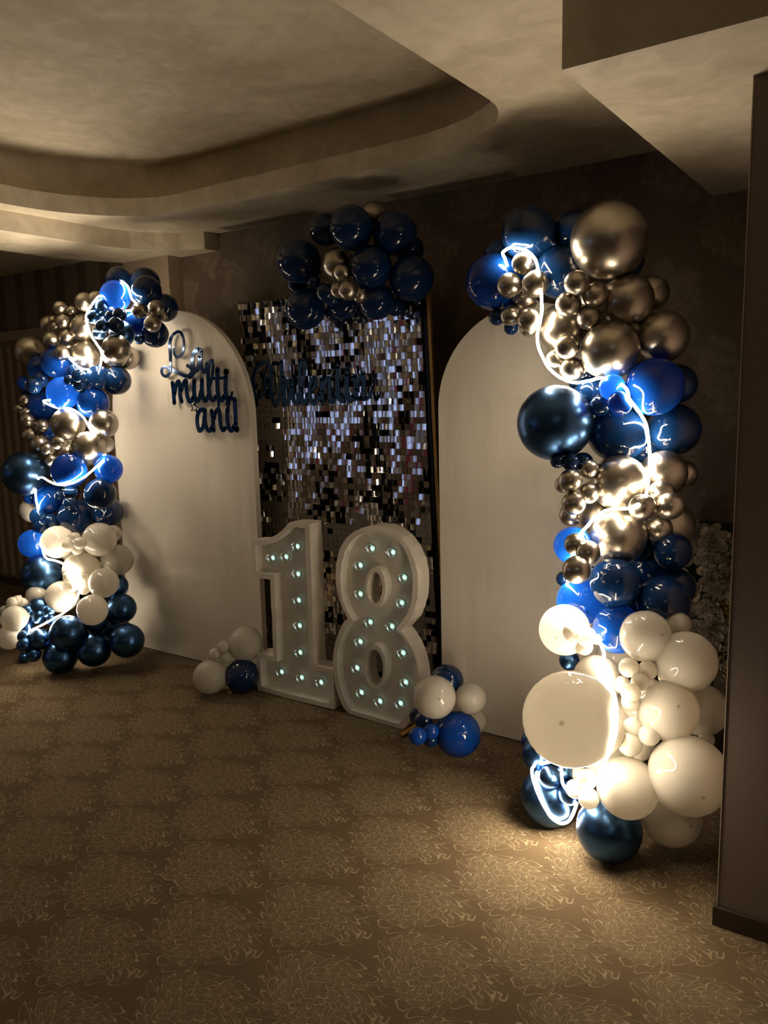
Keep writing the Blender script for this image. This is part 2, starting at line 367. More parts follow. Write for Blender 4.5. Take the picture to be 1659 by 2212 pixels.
('W',-4.016,2.671,0.677,0.0337,'small','L','lowest small white balloon on the upper half of the left white band'),
('W',-4.044,2.631,0.706,0.0348,'small','L','third small white balloon from top on the upper half of the left white band'),
('W',-4.010,2.655,0.753,0.0321,'small','L','topmost small white balloon on the upper half of the left white band'),
('W',-3.953,2.646,0.727,0.0366,'small','L','second small white balloon from top on the upper half of the left white band'),
('D',-4.309,2.609,0.508,0.1197,'large','L','lower large metallic dark blue balloon in the lower blue band of the left garland'),
('W',-4.259,2.534,0.404,0.0608,'large','L','sixth large white balloon from top in the white band of the left garland'),
('D',-3.803,2.779,0.329,0.0872,'large','L','second large metallic dark blue balloon from top at the foot of the left garland'),
('D',-3.878,2.664,0.277,0.0791,'large','L','fourth large metallic dark blue balloon from top at the foot of the left garland'),
('D',-3.679,2.707,0.176,0.0983,'large','L','seventh large metallic dark blue balloon from top at the foot of the left garland'),
('W',-3.828,2.692,0.499,0.0868,'large','L','fifth large white balloon from top in the white band of the left garland'),
('W',-4.122,2.610,0.397,0.0935,'large','L','seventh large white balloon from top in the white band of the left garland'),
('W',-3.799,2.586,0.369,0.0861,'large','L','lowest large white balloon in the white band of the left garland'),
('W',-3.922,2.628,0.529,0.0319,'small','L','second small white balloon from top beside the light tube on the left white band'),
('W',-3.915,2.622,0.466,0.0332,'small','L','lowest small white balloon beside the light tube on the left white band'),
('W',-4.005,2.592,0.534,0.0346,'small','L','topmost small white balloon beside the light tube on the left white band'),
('W',-3.959,2.581,0.490,0.0350,'small','L','third small white balloon from top beside the light tube on the left white band'),
('D',-4.197,2.502,0.335,0.0695,'large','L','third large metallic dark blue balloon from top at the foot of the left garland'),
('D',-3.980,2.477,0.092,0.0948,'large','L','lowest large metallic dark blue balloon at the foot of the left garland'),
('D',-3.826,2.593,0.130,0.0969,'large','L','eighth large metallic dark blue balloon from top at the foot of the left garland'),
('D',-3.908,2.492,0.243,0.0986,'large','L','fifth large metallic dark blue balloon from top at the foot of the left garland'),
('D',-4.065,2.412,0.201,0.0610,'large','L','sixth large metallic dark blue balloon from top at the foot of the left garland'),
('D',-4.017,2.466,0.307,0.0274,'small','L','fourth small metallic dark blue balloon from top where the light tube ends, left garland foot'),
('D',-4.072,2.487,0.339,0.0329,'small','L','second small metallic dark blue balloon from top where the light tube ends, left garland foot'),
('D',-4.132,2.462,0.309,0.0395,'small','L','third small metallic dark blue balloon from top where the light tube ends, left garland foot'),
('D',-4.203,2.437,0.336,0.0396,'small','L','topmost small metallic dark blue balloon where the light tube ends, left garland foot'),
('D',-4.209,2.426,0.260,0.0435,'small','L','lowest small metallic dark blue balloon where the light tube ends, left garland foot'),
('W',-4.244,2.434,0.386,0.0304,'small','L','third small white balloon from top at the outer left foot of the left garland'),
('W',-4.256,2.414,0.404,0.0296,'small','L','topmost small white balloon at the outer left foot of the left garland'),
('W',-4.258,2.383,0.398,0.0327,'small','L','second small white balloon from top at the outer left foot of the left garland'),
('W',-4.301,2.358,0.353,0.0275,'small','L','fourth small white balloon from top at the outer left foot of the left garland'),
('W',-4.827,2.620,0.146,0.0278,'small','L','lowest small white balloon at the outer left foot of the left garland'),
('W',-4.284,2.363,0.195,0.0722,'large','L','lower large white balloon at the outermost foot of the left garland'),
('W',-4.208,2.359,0.317,0.0733,'large','L','upper large white balloon at the outermost foot of the left garland'),
('D',-4.132,2.361,0.222,0.0361,'small','L','topmost small metallic dark blue balloon lowest on the left garland foot'),
('D',-4.332,2.466,0.033,0.0339,'small','L','lowest small metallic dark blue balloon lowest on the left garland foot'),
('D',-4.097,2.339,0.184,0.0423,'small','L','second small metallic dark blue balloon from top lowest on the left garland foot'),
('D',-4.051,2.359,0.127,0.0397,'small','L','third small metallic dark blue balloon from top lowest on the left garland foot'),
('S',-2.146,3.074,2.342,0.0614,'large','C','upper large chrome silver balloon in the bunch on top of the sequin panel'),
('N',-2.380,3.020,2.301,0.0765,'large','C','second large navy balloon from top in the bunch on top of the sequin panel'),
('N',-2.014,3.172,2.187,0.0672,'large','C','fourth large navy balloon from top in the bunch on top of the sequin panel'),
('N',-2.598,3.054,2.075,0.0481,'small','C','leftmost small navy balloon in the bunch on top of the sequin panel'),
('N',-2.423,3.119,1.934,0.0471,'small','C','middle small navy balloon in the bunch on top of the sequin panel'),
('N',-2.071,3.123,1.932,0.0437,'small','C','rightmost small navy balloon in the bunch on top of the sequin panel'),
('N',-2.335,3.074,1.964,0.0745,'large','C','ninth large navy balloon from top in the bunch on top of the sequin panel'),
('N',-2.539,3.007,2.174,0.1069,'large','C','fifth large navy balloon from top in the bunch on top of the sequin panel'),
('N',-2.013,3.050,2.241,0.0980,'large','C','third large navy balloon from top in the bunch on top of the sequin panel'),
('S',-2.312,3.020,2.138,0.0767,'large','C','lower large chrome silver balloon in the bunch on top of the sequin panel'),
('N',-2.174,2.944,2.268,0.0988,'large','C','topmost large navy balloon in the bunch on top of the sequin panel'),
('N',-2.523,3.020,1.950,0.0974,'large','C','lowest large navy balloon in the bunch on top of the sequin panel'),
('N',-2.103,3.020,1.950,0.0818,'large','C','eighth large navy balloon from top in the bunch on top of the sequin panel'),
('N',-1.937,3.063,2.041,0.1007,'large','C','seventh large navy balloon from top in the bunch on top of the sequin panel'),
('N',-2.091,2.968,2.095,0.0958,'large','C','sixth large navy balloon from top in the bunch on top of the sequin panel'),
('N',-2.454,3.010,2.072,0.0314,'small','C','topmost small navy balloon clustered on the bunch above the sequin panel'),
('N',-2.329,2.985,1.978,0.0359,'small','C','lowest small navy balloon clustered on the bunch above the sequin panel'),
('N',-2.317,2.928,2.001,0.0461,'small','C','middle small navy balloon clustered on the bunch above the sequin panel'),
('S',-2.243,2.920,2.004,0.0353,'small','C','second small chrome silver balloon from top clustered on the bunch above the sequin panel'),
('S',-2.123,2.925,1.975,0.0372,'small','C','lowest small chrome silver balloon clustered on the bunch above the sequin panel'),
('S',-2.196,2.895,2.074,0.0408,'small','C','topmost small chrome silver balloon clustered on the bunch above the sequin panel'),
('S',-2.141,2.861,1.989,0.0442,'small','C','third small chrome silver balloon from top clustered on the bunch above the sequin panel'),
('N',-0.913,2.893,1.981,0.0547,'small','R','right small navy balloon at the head of the right garland'),
('N',-1.413,2.866,2.058,0.0569,'small','R','left small navy balloon at the head of the right garland'),
('N',-1.107,2.866,2.102,0.0826,'large','R','topmost large navy balloon at the head of the right garland'),
('N',-1.239,2.762,2.101,0.0982,'large','R','middle large navy balloon at the head of the right garland'),
('N',-1.124,2.787,1.954,0.0945,'large','R','lowest large navy balloon at the head of the right garland'),
('B',-1.379,2.764,1.945,0.1054,'large','R','large lit navy balloon at the head of the right garland'),
('S',-0.839,2.919,1.868,0.0627,'large','R','topmost large chrome silver balloon in the upper silver band of the right garland'),
('S',-0.772,2.833,1.711,0.0898,'large','R','fourth large chrome silver balloon from top in the upper silver band of the right garland'),
('S',-0.881,2.783,1.836,0.0910,'large','R','second large chrome silver balloon from top in the upper silver band of the right garland'),
('S',-1.104,2.761,1.758,0.0875,'large','R','third large chrome silver balloon from top in the upper silver band of the right garland'),
('S',-0.934,2.739,2.036,0.1297,'large','R','large chrome silver balloon crowning the right garland'),
('S',-0.916,2.721,1.668,0.1001,'large','R','lowest large chrome silver balloon in the upper silver band of the right garland'),
('N',-1.361,2.751,1.812,0.0320,'small','R','upper small navy balloon hanging at the inner tip of the right garland'),
('N',-1.309,2.763,1.770,0.0267,'small','R','lower small navy balloon hanging at the inner tip of the right garland'),
('B',-1.316,2.784,1.842,0.0261,'small','R','small lit navy balloon hanging at the inner tip of the right garland'),
('S',-1.207,2.694,1.760,0.0323,'small','R','lowest small chrome silver balloon hanging under the inner tip of the right garland'),
('S',-1.297,2.734,1.813,0.0388,'small','R','second small chrome silver balloon from top hanging under the inner tip of the right garland'),
('S',-1.249,2.764,1.868,0.0431,'small','R','topmost small chrome silver balloon hanging under the inner tip of the right garland'),
('S',-1.184,2.644,1.784,0.0414,'small','R','third small chrome silver balloon from top hanging under the inner tip of the right garland'),
('S',-1.230,2.698,1.988,0.0416,'small','R','topmost small chrome silver balloon inside the top light loop of the right garland'),
('S',-1.278,2.682,1.914,0.0455,'small','R','lowest small chrome silver balloon inside the top light loop of the right garland'),
('S',-1.171,2.671,1.909,0.0476,'small','R','middle small chrome silver balloon inside the top light loop of the right garland'),
('S',-0.986,2.698,1.782,0.0422,'small','R','lowest small chrome silver balloon under the giant silver balloon of the right garland'),
('S',-1.048,2.668,1.829,0.0449,'small','R','third small chrome silver balloon from top under the giant silver balloon of the right garland'),
('S',-0.961,2.689,1.854,0.0436,'small','R','second small chrome silver balloon from top under the giant silver balloon of the right garland'),
('S',-1.008,2.637,1.893,0.0427,'small','R','topmost small chrome silver balloon under the giant silver balloon of the right garland'),
('S',-1.119,2.725,1.642,0.0400,'small','R','middle small chrome silver balloon above the horizontal light curve, right garland'),
('S',-1.054,2.719,1.607,0.0438,'small','R','lowest small chrome silver balloon above the horizontal light curve, right garland'),
('S',-1.053,2.675,1.685,0.0435,'small','R','topmost small chrome silver balloon above the horizontal light curve, right garland'),
('N',-0.735,2.903,1.547,0.0696,'large','R','rightmost large navy balloon in the upper blue band of the right garland'),
('N',-1.002,2.767,1.522,0.0575,'large','R','leftmost large navy balloon in the upper blue band of the right garland'),
('N',-0.733,2.876,1.389,0.0914,'large','R','third large navy balloon from left in the upper blue band of the right garland'),
('N',-0.898,2.764,1.378,0.1029,'large','R','second large navy balloon from left in the upper blue band of the right garland'),
('B',-0.770,2.747,1.539,0.0982,'large','R','large lit navy balloon in the upper blue band of the right garland'),
('D',-1.082,2.644,1.421,0.1338,'giant','R','giant metallic dark blue balloon jutting inward from the middle of the right garland'),
('N',-0.937,2.688,1.478,0.0373,'small','R','small navy balloon where the light crosses the right blue band'),
('B',-0.890,2.668,1.542,0.0444,'small','R','upper small lit navy balloon where the light crosses the right blue band'),
('B',-0.849,2.631,1.487,0.0417,'small','R','lower small lit navy balloon where the light crosses the right blue band'),
('N',-1.048,2.581,1.292,0.0245,'small','R','leftmost small navy balloon below the giant metallic blue balloon, right garland'),
('N',-0.992,2.678,1.280,0.0373,'small','R','rightmost small navy balloon below the giant metallic blue balloon, right garland'),
('N',-1.002,2.591,1.288,0.0314,'small','R','middle small navy balloon below the giant metallic blue balloon, right garland'),
('S',-0.700,2.904,1.230,0.0472,'small','R','rightmost small chrome silver balloon in the lower silver band of the right garland'),
('S',-1.066,2.690,1.198,0.0329,'small','R','leftmost small chrome silver balloon in the lower silver band of the right garland'),
('S',-1.047,2.715,1.084,0.0439,'small','R','middle small chrome silver balloon in the lower silver band of the right garland'),
('S',-0.961,2.717,1.084,0.0588,'large','R','third large chrome silver balloon from top in the lower silver band of the right garland'),
('S',-0.742,2.793,1.242,0.0794,'large','R','topmost large chrome silver balloon in the lower silver band of the right garland'),
('S',-0.736,2.848,1.044,0.0928,'large','R','fourth large chrome silver balloon from top in the lower silver band of the right garland'),
('S',-0.867,2.691,1.213,0.0971,'large','R','second large chrome silver balloon from top in the lower silver band of the right garland'),
('S',-0.859,2.667,1.030,0.0973,'large','R','lowest large chrome silver balloon in the lower silver band of the right garland'),
('S',-0.945,2.610,1.265,0.0342,'small','R','topmost small chrome silver balloon at the inner edge of the lower silver band, right garland'),
('S',-0.937,2.589,1.185,0.0361,'small','R','third small chrome silver balloon from top at inner edge of lower silver band, right garland'),
('S',-0.969,2.534,1.156,0.0408,'small','R','lowest small chrome silver balloon at the inner edge of the lower silver band, right garland'),
('S',-0.984,2.541,1.231,0.0394,'small','R','second small chrome silver balloon from top at inner edge of lower silver band, right garland'),
('S',-0.723,2.696,1.183,0.0449,'small','R','topmost small chrome silver balloon on the outer side of the lower silver band, right garland'),
('S',-0.740,2.743,1.053,0.0466,'small','R','lowest small chrome silver balloon on the outer side of the lower silver band, right garland'),
('S',-0.680,2.646,1.149,0.0453,'small','R','second small chrome silver balloon from top on outer side of lower silver band, right garland'),
('S',-0.755,2.595,1.146,0.0451,'small','R','third small chrome silver balloon from top on outer side of lower silver band, right garland'),
('N',-0.693,2.749,0.977,0.0657,'large','R','topmost large navy balloon in the lower blue band of the right garland'),
('N',-1.063,2.690,0.848,0.0281,'small','R','small navy balloon in the lower blue band of the right garland'),
('B',-0.989,2.582,0.999,0.0665,'large','R','topmost large lit navy balloon in the lower blue band of the right garland'),
('N',-0.688,2.770,0.842,0.0717,'large','R','third large navy balloon from top in the lower blue band of the right garland'),
('B',-0.994,2.682,0.774,0.0870,'large','R','middle large lit navy balloon in the lower blue band of the right garland'),
('N',-0.696,2.660,0.812,0.0904,'large','R','lowest large navy balloon in the lower blue band of the right garland'),
('N',-0.840,2.595,0.880,0.0875,'large','R','second large navy balloon from top in the lower blue band of the right garland'),
('B',-0.820,2.567,0.727,0.0841,'large','R','lowest large lit navy balloon in the lower blue band of the right garland'),
('S',-0.952,2.511,1.019,0.0377,'small','R','topmost small chrome silver balloon between silver and lower blue bands, right garland'),
('S',-0.901,2.492,0.999,0.0410,'small','R','middle small chrome silver balloon between silver and lower blue bands, right garland'),
('S',-0.916,2.430,0.951,0.0467,'small','R','lowest small chrome silver balloon between silver and lower blue bands, right garland'),
('D',-1.004,2.604,0.571,0.0362,'small','R','small metallic dark blue balloon peeping out behind the right white band'),
('W',-0.633,2.605,0.760,0.0443,'small','R','upper small white balloon in the white band of the right garland'),
('W',-0.998,2.540,0.704,0.0891,'large','R','topmost large white balloon in the white band of the right garland'),
('W',-0.715,2.527,0.730,0.0844,'large','R','second large white balloon from top in the white band of the right garland'),
('W',-0.879,2.540,0.546,0.0835,'large','R','fourth large white balloon from top in the white band of the right garland'),
('W',-0.916,2.508,0.667,0.0311,'small','R','second small white balloon from left under the lower blue band of the right garland'),
('W',-0.862,2.484,0.707,0.0174,'small','R','rightmost small white balloon under the lower blue band of the right garland'),
('W',-0.938,2.460,0.728,0.0329,'small','R','leftmost small white balloon under the lower blue band of the right garland'),
('W',-0.887,2.451,0.717,0.0297,'small','R','third small white balloon from left under the lower blue band of the right garland'),
('W',-0.552,2.617,0.478,0.0861,'large','R','fifth large white balloon from top in the white band of the right garland'),
('W',-0.589,2.545,0.659,0.0980,'large','R','third large white balloon from top in the white band of the right garland'),
('W',-0.619,2.461,0.517,0.0961,'large','R','sixth large white balloon from top in the white band of the right garland'),
('W',-0.520,2.565,0.402,0.0255,'small','R','lower small white balloon in the white band of the right garland'),
('W',-0.788,2.527,0.548,0.0303,'small','R','fourth small white balloon from top in the upper cluster on the right white band'),
('W',-0.719,2.399,0.548,0.0296,'small','R','lowest small white balloon in the upper cluster on the right white band'),
('W',-0.690,2.476,0.634,0.0310,'small','R','second small white balloon from top in the upper cluster on the right white band'),
('W',-0.742,2.446,0.643,0.0322,'small','R','topmost small white balloon in the upper cluster on the right white band'),
('W',-0.699,2.426,0.609,0.0291,'small','R','third small white balloon from top in the upper cluster on the right white band'),
('W',-0.709,2.363,0.592,0.0311,'small','R','fifth small white balloon from top in the upper cluster on the right white band'),
('W',-0.719,2.590,0.313,0.0326,'small','R','fourth small white balloon from top in the lower cluster on the right white band'),
('W',-0.721,2.530,0.326,0.0331,'small','R','lowest small white balloon in the lower cluster on the right white band'),
('W',-0.712,2.408,0.461,0.0317,'small','R','topmost small white balloon in the lower cluster on the right white band'),
('W',-0.654,2.386,0.456,0.0340,'small','R','second small white balloon from top in the lower cluster on the right white band'),
('W',-0.713,2.383,0.411,0.0386,'small','R','third small white balloon from top in the lower cluster on the right white band'),
('W',-0.806,2.337,0.456,0.0847,'large','R','seventh large white balloon from top in the white band of the right garland'),
('D',-1.141,2.599,0.230,0.0436,'small','R','small metallic dark blue balloon at the foot of the right garland'),
('D',-1.081,2.535,0.220,0.0693,'large','R','topmost large metallic dark blue balloon at the foot of the right garland'),
('D',-1.019,2.471,0.101,0.1039,'large','R','middle large metallic dark blue balloon at the foot of the right garland'),
('D',-0.772,2.375,0.104,0.1064,'large','R','lowest large metallic dark blue balloon at the foot of the right garland'),
('W',-0.608,2.496,0.141,0.0974,'large','R','lowest large white balloon in the white band of the right garland'),
('W',-0.709,2.351,0.279,0.0966,'large','R','ninth large white balloon from top in the white band of the right garland'),
('W',-0.538,2.408,0.343,0.1227,'large','R','eighth large white balloon from top in the white band of the right garland'),
('D',-0.962,2.462,0.211,0.0290,'small','R','topmost small metallic dark blue balloon under the giant white balloon, right garland'),
('D',-0.929,2.419,0.164,0.0404,'small','R','lowest small metallic dark blue balloon under the giant white balloon, right garland'),
('D',-0.991,2.403,0.212,0.0387,'small','R','middle small metallic dark blue balloon under the giant white balloon, right garland'),
('W',-0.915,2.478,0.213,0.0266,'small','R','topmost small white balloon beside the light tube under the giant white balloon'),
('W',-0.894,2.386,0.206,0.0321,'small','R','third small white balloon from top beside the light tube under the giant white balloon'),
('W',-0.809,2.280,0.246,0.0334,'small','R','lowest small white balloon beside the light tube under the giant white balloon'),
('W',-0.819,2.284,0.308,0.0315,'small','R','second small white balloon from top beside the light tube under the giant white balloon'),
('W',-0.823,2.150,0.559,0.1432,'giant','R','giant white balloon low on the right garland'),
('W',-2.892,2.860,0.243,0.0923,'large','F','upper large white balloon beside the foot of the numeral one'),
('N',-2.871,2.806,0.088,0.0902,'large','F','large navy balloon beside the foot of the numeral one'),
('W',-2.993,2.696,0.095,0.0884,'large','F','lower large white balloon beside the foot of the numeral one'),
('W',-2.984,2.728,0.211,0.0299,'small','F','middle small white balloon beside the foot of the numeral one'),
('W',-2.935,2.759,0.189,0.0329,'small','F','lowest small white balloon beside the foot of the numeral one'),
('W',-2.947,2.755,0.248,0.0319,'small','F','topmost small white balloon beside the foot of the numeral one'),
('N',-1.589,2.733,0.336,0.0695,'large','G','large navy balloon beside the foot of the numeral eight'),
('W',-1.493,2.794,0.154,0.0517,'small','G','small white balloon beside the foot of the numeral eight'),
('W',-1.469,2.716,0.290,0.0653,'large','G','right large white balloon beside the foot of the numeral eight'),
('B',-1.503,2.667,0.147,0.0940,'large','G','large lit navy balloon beside the foot of the numeral eight'),
('N',-1.704,2.679,0.179,0.0359,'small','G','topmost small navy balloon beside the foot of the numeral eight'),
('N',-1.584,2.587,0.133,0.0312,'small','G','lowest small navy balloon beside the foot of the numeral eight'),
('N',-1.651,2.643,0.181,0.0400,'small','G','middle small navy balloon beside the foot of the numeral eight'),
('B',-1.568,2.565,0.182,0.0324,'small','G','right small lit navy balloon beside the foot of the numeral eight'),
('B',-1.601,2.514,0.174,0.0368,'small','G','left small lit navy balloon beside the foot of the numeral eight'),
('W',-1.572,2.602,0.314,0.0872,'large','G','left large white balloon beside the foot of the numeral eight'),
]
